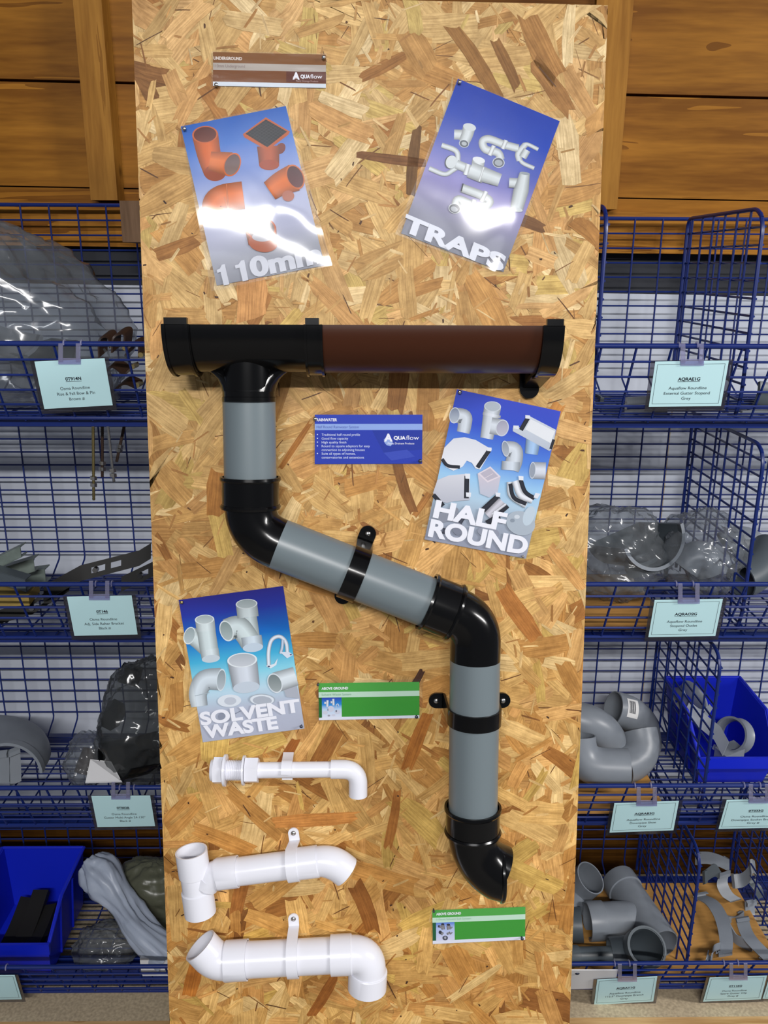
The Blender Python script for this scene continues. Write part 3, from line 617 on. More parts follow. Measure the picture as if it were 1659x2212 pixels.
A.tube(((720, 1420), (890, 1265)), 64, BK); A.tube(((770, 1480), (930, 1320)), 96, (198, 196, 204)); A.tube(((850, 1490), (990, 1370)), 50, BK); A.tube(((760, 1560), (900, 1480)), 60, BK); A.tube(((820, 1460), (970, 1350)), 30, (214, 214, 220)); A.poly([(855, 1225), (910, 1232), (905, 1275), (860, 1270)], (226, 228, 234))
A.ell(1130, 1560, 160, 130, 20, (172, 182, 192)); A.ell(1220, 1480, 60, 110, 20, (192, 206, 216)); A.ell(1090, 1490, 30, 22, 0, (206, 212, 218)); A.ell(1040, 1530, 26, 20, 0, (140, 150, 162))
A.ell(340, 1470, 130, 60, -30, (140, 144, 156)); A.ell(450, 1620, 60, 70, 0, (128, 132, 146)); A.ell(780, 1660, 120, 60, 10, (146, 150, 164)); A.tube(((470, 1560), (520, 1480)), 40, (70, 72, 84)); A.tube(((280, 1640), (340, 1650)), 60, (70, 72, 84))
A.mb.build('print', 'print', t)
letters(A, t, [dict(txt='HALF', start=(173, 1494), along=(778, 150), up=(42, -192), bold=.045), dict(txt='ROUND', start=(120, 1700), along=(1068, 205), up=(40, -190), bold=.045)])
sheet_film('laminate_film', A, ((402, 88), (1582, 340), (1196, 1955), (70, 1742)), t, 0.0005, 5, n=0.006)
pin(A, 470, 135, t); pin(A, 1155, 1920, t, 'zinc', .002)

# SOLVENT WASTE poster: white solvent weld fittings
A = Art(370, 1240, 5.352); G = (206, 218, 218)
t = thing('poster', 'blue to white poster of white waste fittings, left of the sloping grey pipe', 'poster', A.at(365, 1945))
A.grad((85, 300), (1293, 138), (1540, 1785), (365, 1945), ((0, (40, 36, 134)), (.12, (34, 52, 160)), (.3, (14, 110, 196)), (.45, (70, 178, 216)), (.56, (140, 212, 230)), (.68, (190, 218, 232)), (.8, (184, 190, 206)), (1, (176, 180, 196))))
A.tube(((215, 705), (300, 760), (430, 880)), (200, 190), G); A.tube(((387, 540), (440, 900)), 214, G); A.tube(((440, 870), (458, 980)), 212, (212, 222, 224)); A.ell(458, 980, 105, 44, -6, (200, 210, 216)); A.tube(((388, 530), (402, 660)), 222, (210, 220, 220)); A.mouth(384, 525, 112, 54, -4, (222, 230, 230), (164, 176, 178), (190, 200, 200)); A.mouth(210, 712, 66, 104, 18, (222, 230, 230), (150, 164, 166), (186, 198, 200))
A.tube(((890, 500), (925, 740)), 200, G); A.tube(((640, 650), (770, 610), (860, 700), (920, 800)), (262, 240), G); A.tube(((925, 720), (945, 850)), 238, (204, 216, 224)); A.ell(944, 850, 118, 52, -6, (196, 210, 222)); A.tube(((870, 350), (888, 500)), 246, (210, 220, 220)); A.mouth(870, 345, 126, 56, -4, (224, 230, 230), (160, 172, 172), (184, 194, 194)); A.mouth(638, 658, 76, 124, -18, (222, 230, 230), (132, 148, 146), (174, 186, 186))
A.tube(((1128, 1065), (1125, 900), (1160, 765), (1250, 722), (1325, 790), (1345, 935)), 44, (222, 228, 236)); A.tube(((1290, 760), (1282, 850), (1262, 920)), 34, (196, 206, 222)); A.poly([(1090, 1062), (1190, 1040), (1230, 975), (1215, 1050), (1150, 1092)], (226, 232, 238)); A.poly([(1258, 900), (1340, 975), (1408, 935), (1360, 900)], (220, 226, 236)); A.ell(1128, 1068, 14, 8, 0, (70, 80, 110)); A.ell(1382, 932, 12, 8, 0, (70, 80, 110))
A.tube(((325, 1530), (310, 1370), (390, 1230), (575, 1215)), (190, 262), (206, 216, 222)); A.mouth(578, 1225, 54, 130, 6, (214, 224, 228), (140, 152, 156), (186, 194, 200)); A.tube(((272, 1410), (440, 1370)), 8, (180, 194, 202))
A.tube(((820, 1000), (868, 1310)), (344, 312), (208, 214, 222)); A.ell(868, 1310, 154, 66, -6, (198, 208, 218)); A.mouth(820, 995, 174, 84, -4, (226, 232, 234), (174, 182, 188), (202, 206, 212))
A.poly([(1300, 1340), (1440, 1250), (1485, 1440), (1330, 1420)], (176, 180, 190)); A.tube(((1200, 1255), (1440, 1180)), (236, 220), (214, 222, 226)); A.mouth(1198, 1262, 82, 118, -22, (222, 228, 232), (120, 132, 132), (164, 172, 172))
A.ell(672, 1465, 138, 72, -3, (222, 228, 234)); A.ell(682, 1468, 70, 44, -3, (192, 198, 208)); A.ell(1050, 1450, 150, 66, 2, (170, 180, 190)); A.ell(1050, 1454, 138, 60, 2, (222, 228, 234)); A.ell(1052, 1462, 110, 50, 2, (176, 182, 192))
A.ell(620, 1650, 80, 60, 0, (142, 148, 164)); A.tube(((570, 1600), (690, 1630), (810, 1580)), 6, (130, 136, 154)); A.ell(700, 1800, 60, 50, 0, (160, 164, 180)); A.ell(1050, 1600, 60, 40, 0, (156, 162, 178))
A.mb.build('print', 'print', t)
letters(A, t, [dict(txt='SOLVENT', start=(345, 1752), along=(1155, -160), up=(-26, -152), bold=.045), dict(txt='WASTE', start=(392, 1905), along=(850, -118), up=(-26, -150), bold=.045)])
sheet_film('laminate_film', A, ((80, 294), (1298, 132), (1546, 1790), (362, 1952)), t, 0.0003, 6, n=0.005)
pin(A, 118, 328, t, 'zinc_yellow', .0024); pin(A, 1502, 1765, t, 'dull_pin', .0024)
# ------------------------------------------------------------------ gutter and downpipe display on the board
gu = loc_b(B(800, 703, .113)).y; GN = 0.0640                  # rim height and axis distance of the half round gutter
def X(px, py, n): return loc_b(B(px, py, n)).x
def half(mb, x0, x1, r, wall=0.0025, a0=pi, a1=2*pi, du=0.0):
    mb.sweep([wb(x0, gu+du, GN), wb(x1, gu+du, GN)], r, 40, wall, a0=a0, a1=a1, up=EU)   # opens upwards
def rimclip(mb, x0, x1, r):                                    # the snap over the front rim and over the back rim
    for n_ in (GN+r-0.002, GN-r+0.002):
        mb.box(wb((x0+x1)/2, gu+0.0035, n_), EX*((x1-x0)/2), EU*0.004, EN*0.004)
xa, xb_, xc, xd, xe, xf = X(352, 740, .115), X(412, 740, .115), X(657, 740, .118), X(697, 740, .118), X(1178, 740, .118), X(1217, 740, .118)
t = thing('gutter_outlet', 'black half round gutter outlet with a drop spigot at the left of the brown gutter', 'gutter', wb(xb_, gu-.06, 0.03))
mb = MB(); half(mb, xb_-.02, xc+.004, 0.0555); mb.build('trough', 'black_plastic', t)
mb = MB(); cxo = X(538, 860, GN)
us = [(-.030, .0340), (-.0400, .0340)]
ue = loc_b(B(538, 868, GN+.034)).y-gu
us = [(u*1.0, r) for u, r in us if u > ue+.01]+[(ue+.006, .0338), (ue+.0055, .0345), (ue, .0345)]
mb.sweep([wb(cxo, gu+u, GN) for u, _ in us], [r for _, r in us], 40, 0.002); fl = [(-.0470, .072, .25), (-.0495, .063, .35), (-.0530, .0540, .50), (-.0580, .0462, .66), (-.0640, .0402, .80), (-.0720, .0362, .92), (-.0800, .0342, .99)]   # the flare runs out sideways only
M = 40; mb.add([wb(cxo+rx*cos(2*pi*k/M), gu+u, GN+.0346*sin(2*pi*k/M)*nf) for u, rx, nf in fl for k in range(M)], [(i*M+k, i*M+(k+1) % M, (i+1)*M+(k+1) % M, (i+1)*M+k) for i in range(len(fl)-1) for k in range(M)], True)
mb.build('spigot', 'black_plastic', t)
mb = MB(); half(mb, xa, xb_, 0.0595, .003); rimclip(mb, xa+.004, xb_-.002, .0595)
for x in (xa+.002, xb_-.004): half(mb, x, x+.003, 0.0615, .004)
mb.prism([wb(xa, gu+0.058*sin(a), GN+0.058*cos(a)) for a in [pi+pi*i/24 for i in range(25)]], EX*0.003)
mb.build('stop_end', 'black_plastic', t)
mb = MB(); half(mb, xc, xd, 0.0595, .003); rimclip(mb, xc+.002, xd-.004, .0595)
for x in (xc, xd-.003): half(mb, x, x+.003, 0.0615, .004)
mb.build('union_clip', 'black_plastic', t)
mb = MB(); half(mb, xd-.01, xe+.01, 0.056, .0022)
tag(mb.build('gutter', 'brown_plastic'), 'length of dark brown half round gutter across the board', 'gutter')
t = thing('gutter_bracket', 'black end bracket with a rounded foot holding the right end of the brown gutter', 'bracket', wb(xe, gu-.08, 0.01))
mb = MB(); half(mb, xe-.004, xf, 0.0605, .004); rimclip(mb, xe, xf-.002, .0605); half(mb, xe-.004, xe-.001, 0.0625, .004)
mb.prism([wb(xf-.004, gu+0.058*sin(a), GN+0.058*cos(a)) for a in [pi+pi*i/24 for i in range(25)]], EX*0.003); mb.build('cradle', 'black_plastic', t)
fx0, fx1 = X(1124, 820, .012), X(1166, 820, .012); fu0 = loc_b(B(1146, 861, .010)).y; fr = (fx1-fx0)/2; fm = (fx0+fx1)/2
foot = [wb(fx1, gu-.005, .0012), wb(fx1, fu0+fr, .0012)]+[wb(fm+fr*cos(a), fu0+fr+fr*sin(a), .0012) for a in [-pi*i/16 for i in range(1, 16)]]+[wb(fx0, fu0+fr, .0012), wb(fx0, gu-.005, .0012)]
mb = MB(); mb.prism(foot, EN*0.008); mb.build('foot_plate', 'black_plastic', t)
mb = MB()                                                       # web between the foot and the cradle
for x, k in ((fx0+.004, .012), (fx1-.004, .003)):
    mb.prism([wb(x, gu-.01, .009), wb(x, fu0+.022, .009), wb(x+k, gu-.0605, .055), wb(x+k*1.3, gu-.054, .085), wb(x+k, gu-.03, .03)], EX*0.003)
mb.prism([wb(fx0+.004, fu0+.014, .009), wb(fx1+.001, fu0+.014, .009), wb(xf-.001, gu-.058, .068), wb(xe-.004, gu-.058, .068)], EU*0.006)
mb.build('web', 'black_plastic', t)

PN = 0.0600; PR = 0.0340
def pp(px, py, n=PN): return B(px, py, n)
def pipe_thing(name, label, a, c, r=PR, m='grey_plastic', cat='pipe'):
    mb = MB(); mb.sweep([a, c], r, 48, 0.002); return tag(mb.build(name, m), label, cat, None)
def bend_thing(name, label, sock, path, r=PR, bead=True):
    """sock: two points of the socket axis, path: the bend from the socket on"""
    t = thing(name, label, 'pipe fitting', sock[0])
    mb = MB(); a, c = V(sock[0]), V(sock[1]); d = (c-a).normalized()
    prof = [(0, .0395), (.0035, .0400), (.006, .0385), (.0062, .0375)]; L = (c-a).length
    prof += [(L-.0062, .0375), (L-.006, .0385), (L-.0035, .0400), (L-.0005, .0390), (L, .0352)]
    mb.sweep([a+d*s_ for s_, _ in prof], [r_ for _, r_ in prof], 48, 0.003); mb.build('socket', 'black_plastic', t)
    return t
d2 = (pp(925, 1301)-pp(602, 1175)).normalized()
pipe_thing('downpipe', 'short upright grey pipe under the black gutter spigot', pp(538, 866), pp(541, 1045))
t = bend_thing('pipe_bend', 'black pipe bend joining the upper grey pipe to the sloping grey pipe', (pp(541, 1030), pp(541.5, 1099)), None)
mb = MB(); mb.sweep(fillet([pp(541.5, 1092), pp(543, 1152), pp(602, 1175)], .055, 14), .0343, 48, 0.002); mb.build('elbow', 'black_plastic', t)
pipe_thing('downpipe', 'sloping grey pipe crossing the middle of the board', pp(602, 1175)-d2*.0002, pp(935, 1305))
t = bend_thing('pipe_bend', 'black pipe bend joining the sloping grey pipe to the lower grey pipe', (pp(921, 1299), pp(986, 1324.5)), None)
mb = MB(); mb.sweep(fillet([pp(980, 1322), pp(1028, 1341), pp(1026, 1424)], .055, 14), .0343, 48, 0.002); mb.build('elbow', 'black_plastic', t)
pipe_thing('downpipe', 'long upright grey pipe on the right side of the board', pp(1026, 1424.3), pp(1021.5, 1760))
t = bend_thing('downpipe_shoe', 'black downpipe shoe at the foot of the lower grey pipe', (pp(1021.5, 1742), pp(1021, 1800)), None)
sh = fillet([pp(1021, 1792), pp(1022, 1856), pp(1078, 1884)], .05, 12)
mb = MB(); N = len(sh); mb.sweep(sh, [.0343+.0042*max(0, (i/(N-1)-.4)/.6) for i in range(N)], 48, 0.002, t1=EX-EU*0.02); mb.build('elbow', 'black_plastic', t)
mb = MB(); e = sh[-1]; mb.sweep([e-EX*.001, e, e+EX*.003, e+EX*.005], [.0385, .0405, .0405, .0392], 48, 0.0035); mb.build('mouth_rim', 'black_plastic', t)

def clip(name, label, c, ax, r, m, wd=.011, th=.003, tabs=(1, -1), tab=.024, grp=None, screws=True, nfoot=.0028, open_to=None):
    """strap over a pipe: legs back to the board and screw tabs standing off to the sides"""
    t = thing(name, label, 'pipe clip', c-EN*(loc_b(c).z))
    ax = V(ax).normalized(); sd = ax.cross(EN).normalized(); nc = loc_b(c).z; base = c-EN*nc
    q = lambda s_, n_: base+sd*s_+EN*n_
    rr = r+th/2+.0002; path = []
    arc = [(-rr*cos(a), nc+rr*sin(a)) for a in [pi*i/22 for i in range(23)]]
    if -1 in tabs: path += [(-rr-tab*.55, nfoot), (-rr-.0035, nfoot), (-rr-.0008, nfoot+.0035)]
    elif open_to is not None: path += [(-rr*.9, nc-r*.45)]
    path += arc
    if 1 in tabs: path += [(rr+.0008, nfoot+.0035), (rr+.0035, nfoot), (rr+tab*.55, nfoot)]
    elif open_to is not None: path += [(rr*.9, nc-r*.45)]
    mb = MB(); mb.ribbon([q(*p) for p in path], ax*wd, th); mb.build('strap', m, t)
    for k in tabs:
        s0 = k*(rr+tab*.5); mb = MB()
        pts = [q(k*(rr+.004), nfoot-th/2)-ax*wd, q(s0, nfoot-th/2)-ax*wd]+[q(s0+k*wd*sin(a), nfoot-th/2)-ax*wd*cos(a) for a in [pi*i/12 for i in range(1, 12)]]+[q(s0, nfoot-th/2)+ax*wd, q(k*(rr+.004), nfoot-th/2)+ax*wd]
        mb.prism(pts, EN*(th+.0012)); mb.build('tab', m, t)
        if screws:
            mb = MB(); mb.dome(q(s0, nfoot+th/2+.001), EN, .0042, .0026, 14); mb.build('screw', 'zinc', t)
    return t
def on_axis(p, a, c): d = (c-a).normalized(); return a+d*(p-a).dot(d)
c1 = on_axis(B(768, 1241, .0935)-EN*(.0935-PN), pp(602, 1175), pp(935, 1305)); clip('pipe_clip', 'black pipe clip around the sloping grey pipe', c1, d2, PR, 'black_plastic', .0115, .003)
c2 = on_axis(B(1025, 1566, .0935)-EN*(.0935-PN), pp(1026, 1424.3), pp(1021.5, 1760)); clip('pipe_clip', 'black pipe clip with two screw tabs around the lower grey pipe', c2, -EU, PR, 'black_plastic', .011, .003)

# white waste pipe runs
def wp(px, py, n): return B(px, py, n)
def hexnut(mb, a, c, r):
    d = (c-a); x, y = EN, d.normalized().cross(EN)
    mb.prism([a+(x*cos(pi*k/3+.5)+y*sin(pi*k/3+.5))*r for k in range(6)], d)
n1 = .0235; t = thing('waste_pipe', 'thin white overflow pipe with a threaded tank connector, topmost white run on the board', 'pipe', wp(620, 1690, .003))
mb = MB(); mb.sweep([wp(552, 1664, n1), wp(716, 1662, n1)], .0112, 32, .0015); mb.build('pipe', 'white_plastic', t)
mb = MB(); mb.sweep(fillet([wp(715, 1662, n1), wp(773.5, 1662, n1), wp(773.5, 1718, n1)], .022, 12), .0133, 36, .002); mb.build('elbow', 'white_plastic', t)
mb = MB(); pts = []; rs = []; a, c = wp(484, 1664, n1), wp(528, 1664, n1)
for i in range(49): pts.append(a+(c-a)*(i/48)); rs.append(.0142 if i % 4 < 2 else .0132)
mb.sweep(pts, rs, 32); mb.build('thread', 'white_plastic', t)
mb = MB(); hexnut(mb, wp(463, 1664, n1), wp(482, 1664, n1), .0198); mb.sweep([wp(481, 1664, n1), wp(484, 1664, n1), wp(489, 1664, n1)], [.018, .0222, .0222], 36); mb.build('flange_nut', 'white_plastic', t)
mb = MB(); mb.sweep([wp(456, 1664, n1), wp(458, 1664, n1), wp(464, 1664, n1)], [.0145, .0152, .0152], 32, .003); mb.build('end_ring', 'white_plastic', t)
mb = MB(); hexnut(mb, wp(530, 1664, n1), wp(558, 1664, n1), .0186); mb.sweep([wp(525, 1664, n1), wp(529, 1664, n1)], [.0208, .0208], 36); mb.build('back_nut', 'white_plastic', t)
mb = MB(); c = wp(620.5, 1663, n1)
arc = [c-EN*.021+EU*.016]+[c+EU*.0128*sin(a)+EN*.0128*cos(a) for a in [pi*.6-pi*.62*i/14 for i in range(15)]]
mb.ribbon(arc, EX*.0075, .0024); arc = [c-EN*.021-EU*.012, c-EN*.006-EU*.0135, c+EN*.002-EU*.0128]; mb.ribbon(arc, EX*.0075, .0024); mb.build('saddle_clip', 'white_plastic', t)

n2 = .034; t = thing('waste_pipe', 'white waste pipe with an open tee at its left, middle white run on the board', 'pipe', wp(600, 1890, .003))
r2 = .0197; a, c = wp(413, 1838, n2), wp(433, 1972, n2); dd = (c-a).normalized()
mb = MB(); mb.sweep([a, a+dd*.036, a+dd*.0375, a+dd*.060, a+dd*.0615, c], [.0226, .0224, .0205, .0205, .0226, .0226], 44, .0022)
br = fillet([a+dd*.082, a+dd*.056+EX*.010, wp(454, 1893, n2), wp(474, 1887, n2)], .022, 8); mb.sweep(br, [.010+.010*min(1, i/(len(br)*.45)) for i in range(len(br))], 36); mb.build('tee', 'white_plastic', t)
mb = MB(); mb.sweep([wp(469, 1888.5, n2), wp(471, 1888, n2), wp(514, 1882.5, n2)], [.0212, .0222, .0222], 40, .002); mb.build('tee_socket', 'white_plastic', t)
mb = MB(); mb.sweep([wp(505, 1884, n2), wp(660, 1864, n2)], r2, 40, .002); mb.build('pipe', 'white_plastic', t)
mb = MB(); mb.sweep([wp(643, 1866, n2), wp(686, 1860.5, n2), wp(688, 1860, n2)], [.0222, .0222, .021], 40, .002); mb.build('elbow_socket', 'white_plastic', t)
mb = MB(); mb.sweep(fillet([wp(684, 1861, n2), wp(716, 1857, n2), wp(748, 1883, n2)], .03, 10), [.0205+.0018*min(1, i/7) for i in range(13)], 40, .002); mb.build('elbow', 'white_plastic', t)
ax = (wp(660, 1864, n2)-wp(505, 1884, n2)).normalized()
def wclip(t, c, ax, r, footpx, wd=.0078):
    """one-legged white strap: over the front of the pipe and up to a screw tab on the board"""
    f = B(*footpx, .004); sd = (f-c); sd = (sd-ax*sd.dot(ax)-EN*sd.dot(EN)).normalized(); rr = r+.0016
    arc = [c-sd*rr*cos(a)+EN*rr*sin(a) for a in [-pi*.25+pi*1.12*i/20 for i in range(21)]]
    lf = f+(c-f).project(ax)*0
    path = arc+[c+sd*(rr*1.02)-EN*.001, f-sd*.012+EN*.001, f]
    mb = MB(); mb.ribbon(path, ax*wd, .0026)
    pts = [f-ax*wd]+[f-ax*wd*cos(a)+sd*wd*sin(a) for a in [pi*i/12 for i in range(1, 12)]]+[f+ax*wd]
    mb.prism([p-EN*.0013 for p in pts], EN*.0026); s = mb.build('clip', 'white_plastic', t)
    mb = MB(); mb.dome(f+EN*.001, EN, .0040, .0026, 14); o = mb.build('screw', 'zinc', s); return s
wclip(t, wp(633, 1868, n2), ax, r2+.001, (634, 1799))

n3 = .036; r3 = .0247; t = thing('waste_pipe', 'thick white waste pipe with an elbow at each end, lowest white run on the board', 'pipe', wp(620, 2100, .003))
mb = MB(); mb.sweep(fillet([wp(432, 2042, n3), wp(466, 2078, n3), wp(492, 2075.5, n3)], .03, 10), .0258, 44, .0022); mb.build('open_elbow', 'white_plastic', t)
mb = MB(); mb.sweep([wp(486, 2076, n3), wp(488, 2076, n3), wp(535, 2073, n3)], [.0268, .0278, .0278], 44, .002); mb.build('elbow_socket', 'white_plastic', t)
mb = MB(); mb.sweep([wp(528, 2073.5, n3), wp(725, 2063, n3)], r3, 44, .002); mb.build('pipe', 'white_plastic', t)
mb = MB(); mb.sweep([wp(715, 2063.5, n3), wp(759, 2061.5, n3), wp(761, 2061.4, n3)], [.0278, .0278, .026], 44, .002); mb.build('elbow_socket', 'white_plastic', t)
mb = MB(); mb.sweep(fillet([wp(757, 2061.5, n3), wp(797, 2060, n3), wp(794, 2108, n3)], .04, 12), .0260, 44); mb.build('elbow', 'white_plastic', t)
mb = MB(); mb.sweep([wp(795, 2096, n3), wp(794.8, 2098, n3), wp(793, 2134, n3)], [.0272, .0284, .0284], 44, .002); mb.build('end_socket', 'white_plastic', t)
ax = (wp(725, 2063, n3)-wp(528, 2073.5, n3)).normalized()
s = wclip(t, wp(633.5, 2068, n3), ax, r3+.0005, (634, 1984)); mb = MB(); c = wp(633.5, 2092, n3+.018); mb.box(c, ax*.0082, EU*.006, EN*.004); mb.build('latch', 'white_plastic', s)
# ------------------------------------------------------------------ wire baskets
HR = [1.5-.110, 1.5-.469, 1.5-.826, 1.5-1.192]         # rail height of the four tiers
DF, DFB, DBK = 1.185, 1.243, 1.565                     # depth of front rail, front bottom, back panel
FH = 0.115
def steps(x0, x1, ph, d=0.05):
    k = math.ceil((x0-ph)/d); out = []
    while ph+k*d <= x1: out.append(ph+k*d); k += 1
    return out
def basket(label, row, side, x0, x1, phb, phf, backtop):
    z = HR[row]; zf = z-FH-0.003; zlow = bt+.0005 if row == 3 else zf-.012
    t = thing('wire_basket', label, 'wire basket', ((x0+x1)/2, 1.4, zf), 'blue wire baskets on the back wall')
    w = 0.00165
    mb = MB(); zb = zf+0.028
    for x in steps(x0, x1, phb): mb.sweep([(x, DBK, z+backtop), (x, DBK, zb), (x, DBK-0.004, zb-0.006), (x, DBK-0.045, zf+0.002)], w, 6)
    k = 0; top = z+backtop
    while top-0.025*k > zb+0.004: mb.rod((x0, DBK+0.003, top-0.0252*k), (x1, DBK+0.003, top-0.0252*k), 0.0034 if k == 0 else w, 8 if k == 0 else 6); k += 1
    mb.build('back_panel', 'blue_wire', t)
    mb = MB()
    for x in steps(x0, x1, phb): mb.rod((x, DFB, zf), (x, DBK-0.045, zf), w)
    for j in range(1, 12): d = DFB+j*0.0252; mb.rod((x0, d, zf+0.0035), (x1, d, zf+0.0035), w) if d < DBK-0.03 else 0
    mb.build('base_panel', 'blue_wire', t)
    mb = MB()
    for x in steps(x0, x1, phf): mb.rod((x, DF, z), (x, DFB, z-FH), 0.0019)
    for j in range(1, 5): q = j/5; mb.rod((x0, DF+(DFB-DF)*q-0.004, z-FH*q), (x1, DF+(DFB-DF)*q-0.004, z-FH*q), 0.0019)
    mb.build('front_panel', 'blue_wire', t)
    mb = MB(); mb.rod((x0, DF, z), (x1, DF, z), 0.0038, 12); mb.build('top_rail', 'blue_wire', t)
    mb = MB(); mb.rod((x0, DFB, z-FH), (x1, DFB, z-FH), 0.0030, 10); mb.build('bottom_rail', 'blue_wire', t)
    for nm, d0, d1 in (('front_bearer', DFB+(.07 if row == 3 else .012), DFB+(.09 if row == 3 else .034)), ('back_bearer', DBK-0.040, DBK-0.018)):
        mb = MB(); mb.aabb((x0, d0, zlow), (x1, d1, zf-0.003)); mb.build(nm, 'blue_wire', t)
    for xe_ in (x0, x1):                                # closed ends
        mb = MB(); mb.sweep(fillet([(xe_, DF, z), (xe_, DFB, z-FH), (xe_, DBK-.02, zf+.003), (xe_, DBK, zf+.03), (xe_, DBK, z+backtop)], .01, 3), .003, 6)
        mb.sweep(fillet([(xe_, DF, z), (xe_, DF+.05, z+backtop*.7), (xe_, DBK, z+backtop)], .02, 3), .003, 6)
        for j in range(1, 7): d = DF+.05*j; mb.rod((xe_, d, zf+.003), (xe_, d, z+backtop*.7), w)
        mb.build('end_panel', 'blue_wire', t)
    return t
bl = P(167, 449, DBK).x; br = P(1372, 476, DBK).x
names = ['topmost', 'second', 'third', 'lowest']
lf = [P(115, 745, DF).x, P(101, 1268, DF).x, P(164, 1700, DF).x, P(110, 2090, DF).x]
rf = [P(1375.5, 756, DF).x, P(1401.6, 1275, DF).x, P(1356, 1715, DF).x, P(1390, 2100, DF).x]
for r in range(4):
    basket('%s blue wire basket of the stack left of the strand board' % names[r], r, 'l', -1.12, -0.03, bl, lf[r], 0.205 if r == 0 else 0.195)
    basket('%s blue wire basket of the stack right of the strand board' % names[r], r, 'r', 0.03, 1.12, br, rf[r], 0.188)
def divider(label, row, X, D0, top, loc_grp='wire dividers in the right hand baskets'):
    z = HR[row]; zf = z-FH+0.004; zt = z+top; D1 = DBK-0.008
    t = thing('wire_divider', label, 'divider', (X, 1.4, zf), loc_grp)
    mb = MB(); mb.sweep(fillet([(X, D0+.012, zf), (X, D0, zf+.03), (X, D0, zt-.02), (X, D0+.02, zt), (X, D1, zt), (X, D1, zf)], .018, 6), .0031, 8); mb.build('frame', 'blue_wire', t)
    mb = MB(); d = D0+0.045
    while d < D1-.01: mb.rod((X, d, zf), (X, d, zt), .0019); d += 0.047
    k = 1
    while zt-0.0252*k > zf+.005: mb.rod((X+.0034, D0, zt-0.0252*k), (X+.0034, D1, zt-0.0252*k), .0019); k += 1
    mb.build('mesh', 'blue_wire', t)
divider('tall blue wire divider standing in the topmost right hand basket', 0, P(1483, 480, DBK).x, 1.255, .188)
divider('blue wire divider right against the board edge in the topmost right hand basket', 0, P(1299, 600, 1.22).x, 1.215, .188)
divider('blue wire divider in the second right hand basket beside the grey parts', 1, P(1480, 1020, DBK).x, 1.255, .20)
divider('blue wire divider between the pipe shoes and the blue bin', 2, P(1553, 1560, 1.265).x-.012, 1.262, .20)
divider('blue wire divider between the grey branches and the loose grey clips', 3, P(1501, 1930, 1.262).x, 1.258, .17)
divider('blue wire divider at the far right of the lowest basket', 3, P(1501, 1930, 1.262).x+.21, 1.30, .17)

# ------------------------------------------------------------------ price cards
def fplane(row, out=0.012):
    d = V((0, DFB-DF, -FH)).normalized(); n_ = V((0, -FH, -(DFB-DF))).normalized()
    return V((0, DF, HR[row]))+n_*out, n_
def card(label, row, q, lines, border=False, clip=True, name='price_card', m='card_blue'):
    p0, n_ = fplane(row); at = lambda x, y, o=0.0: hit(x, y, p0+n_*o, n_)
    bil = lambda s, v: ((q[0][0]*(1-s)+q[1][0]*s)*(1-v)+(q[3][0]*(1-s)+q[2][0]*s)*v, (q[0][1]*(1-s)+q[1][1]*s)*(1-v)+(q[3][1]*(1-s)+q[2][1]*s)*v)
    pl = lambda u, v, o=0.0007: at(*bil(u/105, v/74), o)
    t = thing(name, label, 'price card', at(*q[3]), 'price cards on the baskets')
    mb = MB(); mb.prism([at(*p) for p in q][::-1], n_*0.0005); mb.build('card', m, t)
    if lines or border:
        mb = MB()
        if lines:
            ink = lin((34, 40, 52))
            put_text(mb, lines[0], (52.5, 32), (1, 0), (0, -5.0), lambda u, v: pl(u, v), ink, .03, 0, 'C', 5.0)
            vs, fs = glyphs(lines[0], .03, 0); L = (max(a for a, _ in vs)-min(a for a, _ in vs))/.70*5.0
            mb.add([pl(52.5-L/2, 34.2), pl(52.5+L/2, 34.2), pl(52.5+L/2, 33.5), pl(52.5-L/2, 33.5)], [(0, 1, 2, 3)])
            for i, s in enumerate(lines[1:]): put_text(mb, s, (52.5, 46.5+i*8.4), (1, 0), (0, -4.7), lambda u, v: pl(u, v), ink, 0, 0, 'C', 4.7)
        if border:
            a_, b_, c_, d_, w_ = 4, 101, 5, 70, .5
            for r_ in ((a_, c_, b_, c_+w_), (a_, d_-w_, b_, d_), (a_, c_, a_+w_, d_), (b_-w_, c_, b_, d_)):
                mb.add([pl(r_[0], r_[3]), pl(r_[2], r_[3]), pl(r_[2], r_[1]), pl(r_[0], r_[1])], [(0, 1, 2, 3)])
        mb.build('lettering', 'ink', t)
    if clip:
        wd = q[1][0]-q[0][0]; cx = q[0][0]+wd*.5; cy = (q[0][1]+q[1][1])/2
        mb = MB(); mb.prism([at(*p, -.0012) for p in (bil(-.06, -.02), bil(1.06, -.02), bil(1.05, 1.10), bil(-.05, 1.10))][::-1], n_*0.0006); mb.build('sleeve', 'sleeve_clear', t)
        mb = MB()
        for k in (-1, 1):
            x = cx+k*wd*.125; w_ = wd*.032; yr = cy-wd*.235
            mb.prism([at(a_, b_, .0012) for a_, b_ in ((x-w_, yr), (x-w_, cy+3), (x+w_, cy+3), (x+w_, yr))], n_*.0015)
            c0 = at(x, yr, 0); mb.sweep([V((c0.x, DF+.0052*cos(a)-.0, HR[row]+.0052*sin(a))) for a in [pi+.3-pi*i/8*1.1 for i in range(9)]], .0012, 6)
        mb.prism([at(a_, b_, .0012) for a_, b_ in ((cx-wd*.16, cy-4), (cx-wd*.16, cy+wd*.055), (cx+wd*.16, cy+wd*.055), (cx+wd*.16, cy-4))], n_*.0012)
        mb.build('hanger', 'clip_clear', t)
card('pale blue price card on the topmost left hand basket', 0, ((74.6, 781), (226, 773.7), (243.7, 875), (96, 883)), ('0T914N', 'Osma Roundline', 'Rise & Fall Bow & Pin', 'Brown #'))
